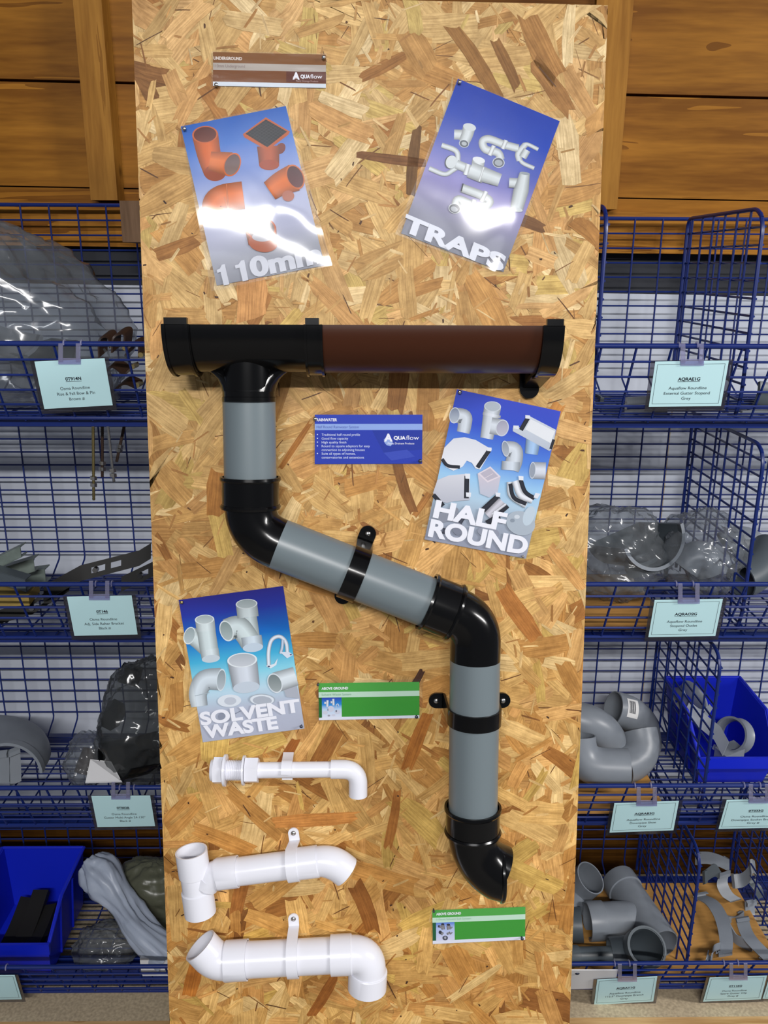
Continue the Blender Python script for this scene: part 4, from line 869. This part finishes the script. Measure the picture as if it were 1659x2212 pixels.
card('pale blue price card on the second left hand basket, below the black arms', 1, ((144.6, 1289), (284.5, 1286), (297.4, 1370), (161, 1373)), ('0T146', 'Osma Roundline', 'Adj. Side Rafter Bracket', 'Black #'))
card('pale blue price card on the third left hand basket, below the white paper', 2, ((197.4, 1719.4), (324.5, 1718.5), (335.2, 1784), (210.7, 1786)), ('0T002B', 'Osma Roundline', 'Gutter Multi-Angle 24-130°', 'Black #'))
card('pale price card cut by the left edge on the lowest left hand basket', 3, ((-95, 2107), (32, 2106), (47.6, 2158), (-85, 2160)), None, True)
card('pale blue bordered price card on the topmost right hand basket', 0, ((1415.4, 781), (1574.3, 778.6), (1557.2, 876.7), (1401.3, 878.3)), ('AQRAE1G', 'Aquaflow Roundline', 'External Gutter Stopend', 'Grey'), True)
card('pale blue bordered price card on the second right hand basket', 1, ((1414, 1296), (1561.4, 1293.7), (1545, 1373.4), (1400.4, 1375.8)), ('AQRAO2G', 'Aquaflow Roundline', 'Stopend Outlet', 'Grey'), True)
card('pale blue bordered price card on the third right hand basket, below the pipe shoes', 2, ((1327, 1735), (1466.5, 1730), (1454.6, 1793), (1316.5, 1798)), ('AQRAB3G', 'Aquaflow Roundline', 'Downpipe Shoe', 'Grey'), True)
card('pale blue bordered price card on the third right hand basket, below the blue bin', 2, ((1569.5, 1728), (1709, 1725), (1697, 1787), (1552, 1790)), ('0T033G', 'Osma Roundline', 'Downpipe Socket Bracket', 'Grey #'), True)
card('pale blue bordered price card on the lowest right hand basket, below the grey branches', 3, ((1290, 2116), (1419.8, 2108.9), (1411, 2162.6), (1283, 2170.5)), ('AQRAY1G', 'Aquaflow Roundline', '112.5° Downpipe Branch', 'Grey'), True)
card('pale blue bordered price card on the lowest right hand basket, below the loose clips', 3, ((1533, 2111.5), (1656.6, 2107.5), (1643.4, 2158), (1518.5, 2163)), ('0T116G', 'Osma Roundline', 'Spare Gutter Clip', 'Grey #'), True)
card('sliver of a price card at the right edge of the lowest right hand basket', 3, ((1659, 2119), (1780, 2117), (1768, 2155), (1647, 2157)), None, True)
p0, n_ = fplane(3, .008); t = thing('ticket_plate', 'blank white ticket plate with one screw, beside the board on the lowest basket', 'plate', hit(1229, 2134, p0, n_))
mb = MB(); mb.prism([hit(*p, p0, n_) for p in ((1205, 2094), (1334, 2094), (1328, 2132), (1203, 2136))][::-1], n_*.0015); mb.build('plate', 'white_paper', t)
mb = MB(); mb.dome(hit(1247, 2103, p0+n_*.0015, n_), n_, .0042, .0022); mb.build('screw', 'dull_pin', t)

# ------------------------------------------------------------------ what lies in the baskets
ZF = [z-FH-0.003+0.0054 for z in HR]                   # top of each basket floor
def PT(px, py, D): return P(px, py, D)
def bag(name, label, px, py, D, rx, ry, rz, m, seed, floor=None, rough=1.0, lean=0.0, group=None):
    c = PT(px, py, D); mb = MB(); nu, nv = 84, 56; vs = []
    for j in range(nv+1):
        th = pi*j/nv
        for i in range(nu):
            ph = 2*pi*i/nu; d = V((sin(th)*cos(ph), sin(th)*sin(ph), cos(th)))
            s = d*1.6+V((seed*3.7, seed, 0)); k = 1+.26*rough*noise.noise(s)+.17*rough*(.5-abs(noise.noise(s*2.2)))+.13*rough*(.3-abs(noise.noise(s*3.9+V((5, 0, seed)))))+.07*rough*(.3-abs(noise.noise(s*8.3+V((0, seed, 2)))))+.02*noise.noise(s*18)
            p = V((c.x+d.x*rx*k+lean*d.z*rz, c.y+d.y*ry*k, c.z+d.z*rz*k))
            if floor is not None: p.z = max(p.z, floor+.003+.004*abs(noise.noise(s*5)))
            p.y = min(p.y, DBK-.008)
            zz = min(max((p.z-(HR_row(c.z)-FH))/FH, 0), 1); p.y = max(p.y, DFB+(DF-DFB)*zz+.012)
            vs.append(p)
    fs = [(j*nu+i, (j+1)*nu+i, (j+1)*nu+(i+1) % nu, j*nu+(i+1) % nu) for j in range(nv) for i in range(nu)]
    mb.add(vs, fs, True); return tag(mb.build(name, m, sharp=False), label, 'plastic bag', group)
def HR_row(z):
    for h in HR:
        if z > h-FH-.01: return h
    return HR[-1]
def tubepx(pts, f=None): return fillet([PT(*p) for p in pts], f or .05, 10)
def fitting(name, label, runs, r=.034, m='grey_fitting', wall=.0025, collars=(), group=None, t1=None):
    """grey pipe fitting: runs of tube (lists of px, py, depth) with slightly wider sockets at some ends"""
    t = thing(name, label, 'pipe fitting', PT(*runs[0][0]), group)
    for k, rn in enumerate(runs):
        path = tubepx(rn); mb = MB(); mb.sweep(path, r, 40, wall, t1=t1 if k == 0 else None); mb.build('body' if k == 0 else 'branch', m, t)
    for k, e in collars:
        path = tubepx(runs[k]); a = path[0] if e == 0 else path[-1]; b_ = path[1] if e == 0 else path[-2]; d = (b_-a).normalized()
        if t1 is not None and k == 0 and e: d = -V(t1).normalized()
        mb = MB(); mb.sweep([a-d*.0015, a, a+d*.028, a+d*.031, a+d*.032], [r+.0026, r+.0032, r+.0030, r+.0032, r+.0002], 40, .0035); mb.build('socket', m, t)
    return t
def plyfloor(label, row, x0, x1):
    mb = MB(); mb.aabb((x0, DFB+.02, ZF[row]+.0005), (x1, DBK-.055, ZF[row]+.0045)); tag(mb.build('plywood_sheet', 'plywood'), label, 'board')
dx2, dx3 = P(1553, 1560, 1.265).x-.012, P(1501, 1930, 1.262).x
plyfloor('thin plywood sheet under the bagged stop end in the second right hand basket', 1, .12, .50)
plyfloor('thin plywood sheet under the grey pipe shoes', 2, .12, dx2-.06)
plyfloor('thin plywood sheet under the grey branches and clips', 3, .12, dx3+.20)

# third right: pipe shoes
gs = 'grey pipe shoes in the third right hand basket'
fitting('pipe_shoe', 'grey pipe shoe lying frontmost with its open end to the right', [[(1246, 1588, 1.345), (1247, 1655, 1.325), (1357, 1659, 1.315)]], .0345, collars=(), group=gs)
fitting('pipe_shoe', 'grey pipe shoe with its open end facing left behind the frontmost shoe', [[(1346, 1654, 1.372), (1396, 1640, 1.386), (1380, 1578, 1.42)]], .0345, group=gs)
fitting('pipe_shoe', 'grey pipe shoe against the board edge, rounded end to the right', [[(1215, 1550, 1.42), (1300, 1563, 1.40), (1322, 1622, 1.415)]], .0345, group=gs)
t = fitting('pipe_shoe', 'rearmost grey pipe shoe with a white barcode sticker', [[(1324, 1530, 1.475), (1385, 1545, 1.485), (1392, 1612, 1.49)]], .0345, group=gs)
a, c = PT(1324, 1530, 1.475), PT(1385, 1545, 1.485); d = (c-a).normalized(); mb = MB(); mb.sweep([a+d*.012, a+d*.036], .0350, 10, .0004, a0=pi/2-.55, a1=pi/2+.55, up=V((0, -.75, .66))); st = mb.build('sticker', 'sticker', t); mb = MB()
for k in range(9): mb.sweep([a+d*(.015+.0016*k), a+d*(.0155+.0016*k+.0004*(k % 3))], .0352, 6, .0002, a0=pi/2-.42, a1=pi/2+.30, up=V((0, -.75, .66)))
mb.build('barcode', 'ink', st)

def bin_(name, label, x0, x1, D0, D1, z0, h, grp, sink=.45, flare=.012):
    t = thing(name, label, 'storage bin', ((x0+x1)/2, (D0+D1)/2, z0), grp); w = .0025
    hf = h*sink; mb = MB(); f = flare
    bot = [V((x0+f, D0+f*1.4, z0)), V((x1-f, D0+f*1.4, z0)), V((x1-f, D1-f, z0)), V((x0+f, D1-f, z0))]
    mb.prism(bot, V((0, 0, w))); mb.prism([bot[3], bot[2], V((x1, D1, z0+h)), V((x0, D1, z0+h))], V((0, -w, 0)))
    for s, xb, xt in ((1, x0+f, x0), (-1, x1-f, x1)):
        mb.prism([V((xb, D0+f*1.4, z0)), V((xb, D1-f, z0)), V((xt, D1, z0+h)), V((xt, D0+(D1-D0)*.36, z0+h*.97)), V((xt+s*f*.3, D0+.004, z0+hf))], V((s*w, 0, 0)))
    mb.prism([bot[0], bot[1], V((x1-f*.3, D0, z0+hf)), V((x0+f*.3, D0, z0+hf))], V((0, w, 0)))
    mb.build('tub', 'blue_bin', t)
    mb = MB(); rim = fillet([V((x0+f*.3, D0-.003, z0+hf)), V((x1-f*.3, D0-.003, z0+hf))], .01); mb.ribbon([V((x0-.002, D0-.004, z0+hf-.006)), V((x1+.002, D0-.004, z0+hf-.006))], V((0, 0, .011)), .006)
    mb.build('front_lip', 'blue_bin', t)
    mb = MB()
    for xt, s in ((x0, 1), (x1, -1)): mb.sweep([V((xt-s*.002, D1, z0+h)), V((xt-s*.002, D0+(D1-D0)*.36, z0+h*.97)), V((xt+s*f*.3-s*.002, D0+.002, z0+hf))], .003, 8)
    mb.sweep([V((x0, D1, z0+h)), V((x1, D1, z0+h))], .003, 8); mb.build('rim', 'blue_bin', t)
    for s, xb, xt in ((1, x0+f, x0), (-1, x1-f, x1)):      # stiffening ribs on the outer sides
        mb = MB()
        for q in (.30, .62): y = D0+(D1-D0)*q; mb.prism([V((xb-s*.0005, y, z0+.004)), V((xb-s*.0005, y+.004, z0+.004)), V((xt-s*.0005, y+.004, z0+h*.9)), V((xt-s*.0005, y, z0+h*.9))], V((-s*.004, 0, 0)))
        mb.build('side_rib', 'blue_bin', t)
    return t
gb = 'blue plastic picking bins'
bx = P(1512, 1640, 1.34).x-.006
bin_('storage_bin', 'blue plastic bin of grey socket brackets in the third right hand basket', bx, bx+.15, 1.335, 1.53, ZF[2]+.001, .128, gb, .5, .014)
def socket_bracket(label, c, ax, r=.034, wd=.014, m='grey_fitting'):
    t = thing('socket_bracket', label, 'bracket', c, 'grey socket brackets in the blue bin'); ax = V(ax).normalized(); mb = MB()
    mb.sweep([c-ax*wd, c-ax*wd*.6, c+ax*wd*.6, c+ax*wd], [r+.003, r, r, r+.003], 36, .004); mb.build('ring', m, t)
    x, y = frame_of(ax); mb = MB(); mb.box(c-y*(r+.006), x*.022, y*.005, ax*wd); mb.build('foot', m, t)
socket_bracket('grey socket bracket leaning upright in the front of the blue bin', PT(1586, 1588, 1.395), (-.8, -.45, .42), .031)
socket_bracket('grey socket bracket lying at the back left of the blue bin', PT(1490, 1510, 1.47), (.5, -.35, .7), .031)
mb = MB(); c = PT(1575, 1628, 1.38); mb.box(c, V((.020, .006, .004)), V((-.004, .016, 0)), V((0, 0, .012))); tag(mb.build('socket_block', 'grey_fitting'), 'small grey block shaped bracket foot in the front of the blue bin', 'bracket')
mb = MB(); c = PT(1520, 1560, 1.41); mb.ribbon([c+V((-.028, .02, .02)), c, c+V((.02, -.02, -.012)), c+V((.028, -.045, -.03))], V((.006, .004, .012)), .004); tag(mb.build('bracket_strap', 'grey_fitting'), 'grey strap with slots lying inside the left of the blue bin', 'bracket')

# lowest right: branches and clips
gb4 = 'grey pipe branches in the lowest right hand basket'
fitting('pipe_branch', 'grey pipe branch with a diagonal arm, largest in the lowest right hand basket', [[(1336, 1902, 1.47), (1430, 2040, 1.302)], [(1270, 1990, 1.368), (1382, 1984, 1.372)]], .0345, collars=((0, 0), (1, 0)), group=gb4)
tc = (EYE-PT(1397, 2046, 1.275)).normalized()
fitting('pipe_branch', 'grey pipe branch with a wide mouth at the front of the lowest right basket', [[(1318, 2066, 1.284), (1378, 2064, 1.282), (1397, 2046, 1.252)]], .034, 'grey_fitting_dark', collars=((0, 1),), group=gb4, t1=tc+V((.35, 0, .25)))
to = (EYE-PT(1276, 1896, 1.44)).normalized()
fitting('pipe_branch', 'grey pipe with an upturned open mouth against the board edge', [[(1215, 1975, 1.39), (1240, 1925, 1.46), (1276, 1896, 1.43)]], .0335, group=gb4, t1=to*.45+V((.55, 0, .45)))
fitting('pipe_branch', 'grey pipe end showing its mouth low at the board edge', [[(1190, 1998, 1.37), (1258, 1998, 1.36)]], .033, 'grey_fitting_dark', group=gb4)
fitting('pipe_spur', 'narrow dark grey pipe lying along the front of the lowest right hand basket', [[(1215, 2066, 1.285), (1318, 2064, 1.30)]], .0165, 'grey_fitting_dark', collars=((0, 0),))
def gclip(px, wv, label='curved grey gutter clip lying loose in the lowest right hand basket', m='grey_fitting', group='loose grey gutter clips', th=.0024, hook=True):
    t = thing('gutter_clip', label, 'gutter clip', PT(*px[0]), group)
    path = curve([PT(*p) for p in px], 8); mb = MB(); wv = V(wv)*1.3; mb.ribbon(path, wv, th); mb.build('strap', m, t)
    if hook:
        for e, nx in ((path[0], path[1]), (path[-1], path[-2])):
            d = (nx-e).normalized(); nn = d.cross(V(wv)).normalized(); mb = MB()
            mb.ribbon([e-d*.0005, e-d*.002+nn*.004, e+d*.003+nn*.009, e+d*.009+nn*.008], V(wv), th); mb.build('hook', m, t)
gclip([(1512, 1937, 1.45), (1537, 1950, 1.42), (1555, 1976, 1.385), (1565, 2006, 1.35), (1569, 2036, 1.32), (1567, 2060, 1.30)], (.0100, 0, .002), 'broad grey gutter clip arching towards the front, beside the divider')
gclip([(1566, 1992, 1.40), (1588, 1996, 1.405), (1606, 1986, 1.41)], (0, .004, .011))
gclip([(1603, 1986, 1.37), (1612, 2014, 1.345), (1628, 2037, 1.32), (1662, 2070, 1.29)], (.0095, 0, .002), 'long grey gutter clip curving down to the right edge of the lowest basket')
gclip([(1619, 1946, 1.44), (1621, 1984, 1.42), (1631, 2017, 1.39), (1652, 2043, 1.36)], (.0085, .002, 0))
gclip([(1565, 1885, 1.475), (1560, 1909, 1.465), (1571, 1932, 1.45), (1588, 1944, 1.44)], (.0085, 0, .003))
gclip([(1504, 1853, 1.505), (1530, 1853, 1.50), (1553, 1859, 1.495), (1574, 1869, 1.49)], (0, .003, .0095))
gclip([(1584, 1903, 1.485), (1604, 1901, 1.48), (1620, 1886, 1.475), (1622, 1872, 1.475)], (0, .006, .009))
gclip([(1617, 1902, 1.49), (1635, 1918, 1.48), (1642, 1940, 1.47)], (.008, .003, 0), m='grey_fitting_dark')
gclip([(1537, 2074, 1.285), (1541, 2051, 1.30), (1556, 2043, 1.31)], (.004, .007, 0))
gclip([(1484, 1972, 1.44), (1515, 1999, 1.42), (1546, 2015, 1.40)], (0, .004, .010), m='grey_fitting_dark')
gclip([(1490, 2008, 1.39), (1522, 2044, 1.36), (1549, 2054, 1.345)], (.002, .003, .010))
gclip([(1520, 1895, 1.48), (1545, 1880, 1.48), (1560, 1900, 1.47)], (0, .004, .009), m='grey_fitting_dark')
gclip([(1575, 2010, 1.36), (1590, 2035, 1.34), (1605, 2042, 1.33), (1622, 2055, 1.32)], (0, .003, .012))

# second right: stop end in a crumpled bag
def trough(name, label, a, c, r, m, group=None, wall=.004, up=(0, 0, 1), spig=0, lip=None):
    t = thing(name, label, 'gutter fitting', a, group); a, c = V(a), V(c); d = (c-a).normalized(); up_ = V(up); up_ = (up_-d*up_.dot(d)).normalized()
    mb = MB(); mb.sweep([a, c], r, 36, wall, a0=pi, a1=2*pi, up=up_); mb.build('trough', m, t)
    sd = up_.cross(d); mb = MB(); mb.prism([c+sd*(r-.001)*cos(q)+up_*(r-.001)*sin(q) for q in [pi+pi*i/20 for i in range(21)]], -d*.003); mb.build('end_plate', m, t)
    mb = MB(); mb.sweep([a-d*.001, a+d*.010], r+.002, 36, .006, a0=pi, a1=2*pi, up=up_); mb.build('front_rim', lip or m, t)
    if spig: b_ = (a+c)/2; mb = MB(); mb.sweep([b_-up_*(r*.8), b_-up_*(r+spig)], .033, 30, .002); mb.build('spigot', m, t)
    return t
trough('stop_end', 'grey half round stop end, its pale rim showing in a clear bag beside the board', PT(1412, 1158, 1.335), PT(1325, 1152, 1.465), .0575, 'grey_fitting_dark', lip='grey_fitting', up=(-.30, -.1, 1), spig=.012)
bag('plastic_bag', 'clear crumpled bag around the grey stop end, hard against the board edge', 1325, 1195, 1.40, .085, .085, .078, 'bag_clear', 3, ZF[1])
bag('plastic_bag', 'clear crumpled bag to the right of the grey stop end', 1512, 1192, 1.37, .062, .08, .066, 'bag_clear', 8, ZF[1])
fitting('pipe_bend', 'grey pipe bend wrapped in the clear bag behind the card', [[(1478, 1225, 1.40), (1515, 1180, 1.40), (1540, 1235, 1.39)]], .030)
fitting('pipe_elbow', 'grey pipe elbow beyond the divider in the second right hand basket', [[(1572, 1185, 1.47), (1612, 1160, 1.47), (1640, 1225, 1.45)]], .034)
fitting('pipe_elbow', 'dark grey pipe elbow at the right edge of the second right hand basket', [[(1600, 1255, 1.36), (1640, 1240, 1.38), (1668, 1180, 1.42)]], .032, 'grey_fitting_dark')
# topmost right: loose stop ends
trough('stop_end', 'grey stop end at the board edge of the topmost right hand basket', PT(1338, 866, 1.40), PT(1322, 858, 1.47), .030, 'grey_fitting_dark', 'loose grey stop ends', .003, (0.2, 0, 1))
trough('stop_end', 'grey stop end half hidden behind the topmost bordered price card', PT(1440, 868, 1.32), PT(1350, 872, 1.34), .026, 'grey_fitting', 'loose grey stop ends', .003, (0, -.3, 1))
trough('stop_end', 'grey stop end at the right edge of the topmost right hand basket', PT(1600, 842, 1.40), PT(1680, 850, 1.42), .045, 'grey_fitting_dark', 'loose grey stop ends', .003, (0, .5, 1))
trough('stop_end', 'second grey stop end lying nearer the front at the right edge of the topmost basket', PT(1588, 882, 1.33), PT(1690, 880, 1.34), .022, 'grey_fitting', 'loose grey stop ends', .003, (0, 0, 1))

# topmost left: bagged grey brackets, brown bows and hanging pins
bag('plastic_bag', 'big clear bag of grey brackets heaped in the topmost left hand basket', 40, 712, 1.37, .155, .10, .145, 'bag_clear', 5, ZF[0], .8, -.35)
trough('gutter_bracket', 'grey half round bracket seen inside the big clear bag', PT(20, 700, 1.33), PT(-40, 690, 1.40), .055, 'grey_fitting', None, .004, (.5, 0, .85))
trough('gutter_bracket', 'smaller grey bracket lying lower in the big clear bag', PT(110, 752, 1.33), PT(60, 745, 1.42), .042, 'grey_fitting_dark', None, .004, (-.3, 0, 1))
gbw = 'brown bow brackets in the topmost left hand basket'
for px, lab in (([(222, 765, 1.33), (223, 728, 1.34), (240, 722, 1.34), (246, 745, 1.33)], 'brown bow bracket leftmost of those showing over the rail'),
                ([(250, 755, 1.31), (254, 722, 1.32), (276, 716, 1.32), (274, 750, 1.31)], 'tallest brown bow bracket standing over the rail'),
                ([(280, 760, 1.30), (288, 742, 1.31), (306, 738, 1.31), (308, 765, 1.30)], 'brown bow bracket touching the board edge'),
                ([(232, 800, 1.29), (250, 785, 1.29), (275, 800, 1.28), (290, 790, 1.28)], 'brown bow bracket lying low behind the front wires'),
                ([(250, 840, 1.30), (275, 822, 1.30), (300, 830, 1.29)], 'brown bow bracket lowest in the basket, right of the card')):
    t = thing('bow_bracket', lab, 'bracket', PT(*px[0]), gbw); mb = MB(); mb.ribbon(curve([PT(*p) for p in px], 6), V((.003, .012, .004)), .003); mb.build('strap', 'brown_steel', t)
    e = PT(*px[-1]); mb = MB(); mb.sweep([e+V((0, -.012, 0)), e+V((0, .014, 0))], .004, 10); mb.build('pin', 'zinc_yellow', t)
gbo = 'threaded pins hanging under the topmost left hand basket'
for (a, c, nuts, m_), lab in zip((((201, 913, 1.30), (202.5, 1080, 1.315), (.71, .80), 'zinc_yellow'), ((221, 904, 1.32), (221, 1030, 1.33), (.76, .86), 'brown_steel'), ((231, 904, 1.30), (246, 1040, 1.31), (.82, .90), 'zinc'), ((271, 908, 1.32), (252, 997, 1.33), (.62, .72), 'brown_steel')),
                                 ('longest threaded pin hanging under the topmost left hand basket', 'dark threaded pin hanging just right of the longest one', 'thin bright threaded pin slanting to the right', 'short dark threaded pin slanting left, nearest the board')):
    a, c = PT(*a), PT(*c); t = thing('threaded_pin', lab, 'threaded pin', c, gbo); mb = MB(); ps = [a+(c-a)*(i/60) for i in range(61)]
    mb.sweep(ps, [.0027 if i % 2 else .0022 for i in range(61)], 8); mb.build('rod', m_, t)
    for q in nuts: mb = MB(); d = (c-a).normalized(); hexnut(mb, a+(c-a)*q-d*.003, a+(c-a)*q+d*.003, .0058); mb.build('nut', 'zinc', t)

# second left: galvanised channels, cardboard and black rafter arms
gg = 'galvanised channels in the second left hand basket'
for (a, c, hw, m_), lab in zip((((-30, 1228, 1.31), (45, 1192, 1.30), .0085, 'galvanised'), ((-30, 1252, 1.35), (74, 1220, 1.36), .011, 'galvanised'), ((-30, 1262, 1.40), (98, 1244, 1.39), .012, 'galvanised'), ((-30, 1240, 1.28), (56, 1266, 1.27), .010, 'grey_fitting_dark')),
                               ('pale galvanised channel topmost in the second left hand basket', 'galvanised channel lying under the topmost pale one', 'galvanised channel reaching furthest right in the second left hand basket', 'dark channel sloping forward in the second left hand basket')):
    a, c = PT(*a), PT(*c); t = thing('steel_channel', lab, 'channel', (a+c)/2, gg); d = (c-a).normalized(); y = V((0, .010, 0))
    mb = MB(); mb.ribbon([a, c], V((0, 0, hw)), .002); mb.ribbon([a+V((0, .012, hw)), c+V((0, .012, hw))], V((0, .012, 0)), .002); mb.ribbon([a+V((0, .012, -hw)), c+V((0, .012, -hw))], V((0, .012, 0)), .002); mb.build('channel', m_, t)
mb = MB(); c = PT(20, 1284, 1.30); mb.box(c, (.040, .004, 0), (-.003, .03, 0), (0, 0, .009)); tag(mb.build('cardboard_flap', 'cardboard'), 'folded yellowish cardboard piece at the left edge of the second left hand basket', 'cardboard')
ga = 'black rafter arms in the second left hand basket'
def arm(label, pts, hw, slots):
    t = thing('rafter_arm', label, 'bracket', PT(*pts[0]), ga); P_ = [PT(*p) for p in pts]; L = [(P_[i+1]-P_[i]).length for i in range(len(P_)-1)]; tot = sum(L)
    def at(q):
        q *= tot
        for i, l_ in enumerate(L):
            if q <= l_ or i == len(L)-1: return P_[i]+(P_[i+1]-P_[i])*(q/l_)
            q -= l_
    mb = MB(); w = V((0, hw*.35, hw)); cur = 0.0
    cuts = [q for i in range(1, len(P_)-1) for q in [sum(L[:i])/tot]]
    def run(a, b_, o, k):
        qs = [a]+[c for c in cuts if a < c < b_]+[b_]; mb.ribbon([at(q)+w*o for q in qs], w*k, .004)
    for s0, s1 in slots:
        run(cur, s0, 0, 1); run(s0, s1, .68, .32); run(s0, s1, -.68, .32); cur = s1
    run(cur, 1, 0, 1); mb.build('arm', 'black_steel', t)
    mb = MB(); e = at(.5); mb.sweep([e+V((0, -.006, 0)), e+V((0, .003, 0))], .0045, 12); mb.build('bolt', 'zinc', t)
arm('long black slotted arm reaching up to the board edge', [(95, 1282, 1.30), (175, 1238, 1.31), (300, 1206, 1.34), (326, 1190, 1.35)], .0125, ((.46, .58), (.63, .72)))
arm('black slotted arm lying behind the front wires to the lower left', [(-20, 1338, 1.285), (70, 1312, 1.30), (150, 1262, 1.33)], .011, ((.5, .65),))
arm('short black slotted arm beside the board edge', [(262, 1262, 1.33), (345, 1222, 1.36)], .012, ((.45, .7),))

# third left: grey hood, white paper, bagged black angles
t = thing('gutter_angle', 'grey half round gutter angle turned over in the third left hand basket', 'gutter fitting', PT(35, 1625, 1.35))
hp = fillet([PT(18, 1672, 1.265), PT(60, 1616, 1.36), PT(-80, 1604, 1.43)], .075, 12); mb = MB(); mb.sweep(hp, .0560, 36, .003, a0=0, a1=pi, up=(0, 0, 1)); mb.build('hood', 'grey_fitting', t)
d = (hp[1]-hp[0]).normalized(); mb = MB(); mb.sweep([hp[0]-d*.001, hp[0]+d*.014], .0585, 36, .005, a0=0, a1=pi, up=(0, 0, 1)); mb.build('rim', 'grey_fitting', t)
gclip([(8, 1622, 1.29), (10, 1660, 1.285), (10, 1690, 1.28)], (.007, 0, .001), 'pale grey upright clip under the turned over gutter angle', group=None)
gclip([(30, 1618, 1.30), (33, 1655, 1.29), (34, 1690, 1.28)], (.006, .004, .001), 'second pale upright clip nearer the middle under the gutter angle', group=None)
mb = MB(); mb.prism([PT(195, 1640, 1.32), PT(184, 1692, 1.28), PT(264, 1690, 1.28), PT(240, 1645, 1.33)], V((0, .001, -.0006))); tag(mb.build('paper_sheet', 'white_paper'), 'torn white paper sheet in front of the bagged black parts', 'paper')
t = thing('gutter_angle', 'black half round gutter angle inside the smoky bag beside the board', 'gutter fitting', PT(310, 1640, 1.37))
hp = fillet([PT(250, 1630, 1.31), PT(318, 1618, 1.37), PT(380, 1600, 1.46)], .05, 8); mb = MB(); mb.sweep(hp, .046, 36, .003, a0=pi*1.02, a1=2*pi*.99, up=(-.1, -.5, 1)); mb.build('trough', 'black_plastic', t)
fitting('pipe_collar', 'black collar poking out of the top of the smoky bag', [[(262, 1452, 1.47), (300, 1462, 1.48)]], .020, 'black_plastic')
mb = MB(); c = PT(236, 1556, 1.36); mb.prism([c+V((.020*cos(a), 0, .022*sin(a))) for a in [pi/6+pi*i/3 for i in range(6)]], V((0, .04, 0))); tag(mb.build('end_block', 'black_plastic'), 'black six sided block poking out of the left of the smoky bag', 'gutter fitting')
bag('plastic_bag', 'smoky plastic bag of black angles bulging against the board', 315, 1560, 1.40, .085, .085, .125, 'bag_smoky', 2, ZF[2], .9, .12)
bag('plastic_bag', 'small clear bag beside the white paper in the third left hand basket', 195, 1640, 1.38, .042, .05, .045, 'bag_clear', 9, ZF[2])
fitting('pipe_stub', 'dark pipe stub inside the small clear bag', [[(180, 1672, 1.36), (200, 1620, 1.39)]], .018, 'brown_steel')

# lowest left: blue bins with black seals and loose bags
bx1 = P(181, 1842, 1.47).x
bin_('storage_bin', 'blue plastic bin of black strips in the lowest left hand basket', bx1-.165, bx1, 1.265, 1.47, ZF[3]+.001, .135, gb, .62, .010)
bin_('storage_bin', 'blue plastic bin cut by the left edge in the lowest left hand basket', bx1-.345, bx1-.175, 1.265, 1.47, ZF[3]+.001, .135, gb, .62, .010)
gst = 'black rubber strips in the left blue bin'
for i, (a, c, lab) in enumerate((((10, 2062, 1.315), (62, 1942, 1.43), 'black rubber strip leftmost in the blue bin'), ((38, 2062, 1.31), (90, 1925, 1.43), 'black rubber strip in the middle of the blue bin, standing highest'), ((62, 2062, 1.30), (108, 1958, 1.41), 'black rubber strip rightmost in the blue bin'))):
    a, c = PT(*a), PT(*c); mb = MB(); mb.ribbon(curve([a, (a+c)/2+V((0, 0, -.006)), c]), V((.0155, 0, .003*(i-1))), .014); tag(mb.build('rubber_strip', 'rubber_black'), lab, 'strip', gst)
mb = MB(); pth = curve([PT(192, 1862, 1.42), PT(222, 1895, 1.40), PT(262, 1952, 1.36), PT(305, 2008, 1.32), PT(372, 2068, 1.285)], 16); N = len(pth)
vs = []; M = 44; x, y = frame_of(pth[-1]-pth[0])
for i in range(N):
    q = i/(N-1); r_ = .024+.012*sin(pi*min(1, q*2.2))*(1-q)+.004*q
    if i == 0: r_ = .010
    for k in range(M):
        a = 2*pi*k/M; d = x*cos(a)+y*sin(a); s = V((q*3.2, cos(a)*1.5, sin(a)*1.5)); rr = r_*(.97+.32*noise.noise(s)+.55*(.28-abs(noise.noise(V((s.x*.9, s.y*1.5, s.z*1.5)))))+.16*(.3-abs(noise.noise(V((s.x*2.5, s.y*3, s.z*3))))))
        vs.append(pth[i]+d*rr)
mb.add(vs, [(i*M+k, i*M+(k+1) % M, (i+1)*M+(k+1) % M, (i+1)*M+k) for i in range(N-1) for k in range(M)]+[tuple(range(M))[::-1]], True)
tag(mb.build('plastic_bag', 'bag_milky', sharp=False), 'twisted milky white bag slanting down beside the blue bin', 'plastic bag')
bag('plastic_bag', 'dull olive plastic bag at the board edge behind the milky bag', 345, 1935, 1.44, .105, .07, .082, 'bag_olive', 4, ZF[3], .6)
bag('plastic_bag', 'low clear bag lying between the blue bin and the milky bag', 232, 2052, 1.34, .062, .05, .045, 'bag_clear', 6, ZF[3])
mb = MB(); c = PT(345, 2118, 1.285); mb.box((c.x, c.y, ZF[3]+.022), (.030, 0, 0), (0, .012, 0), (0, 0, .021)); tag(mb.build('paper_packet', 'white_paper'), 'white packet behind the lowest left hand front wires at the board edge', 'packet')
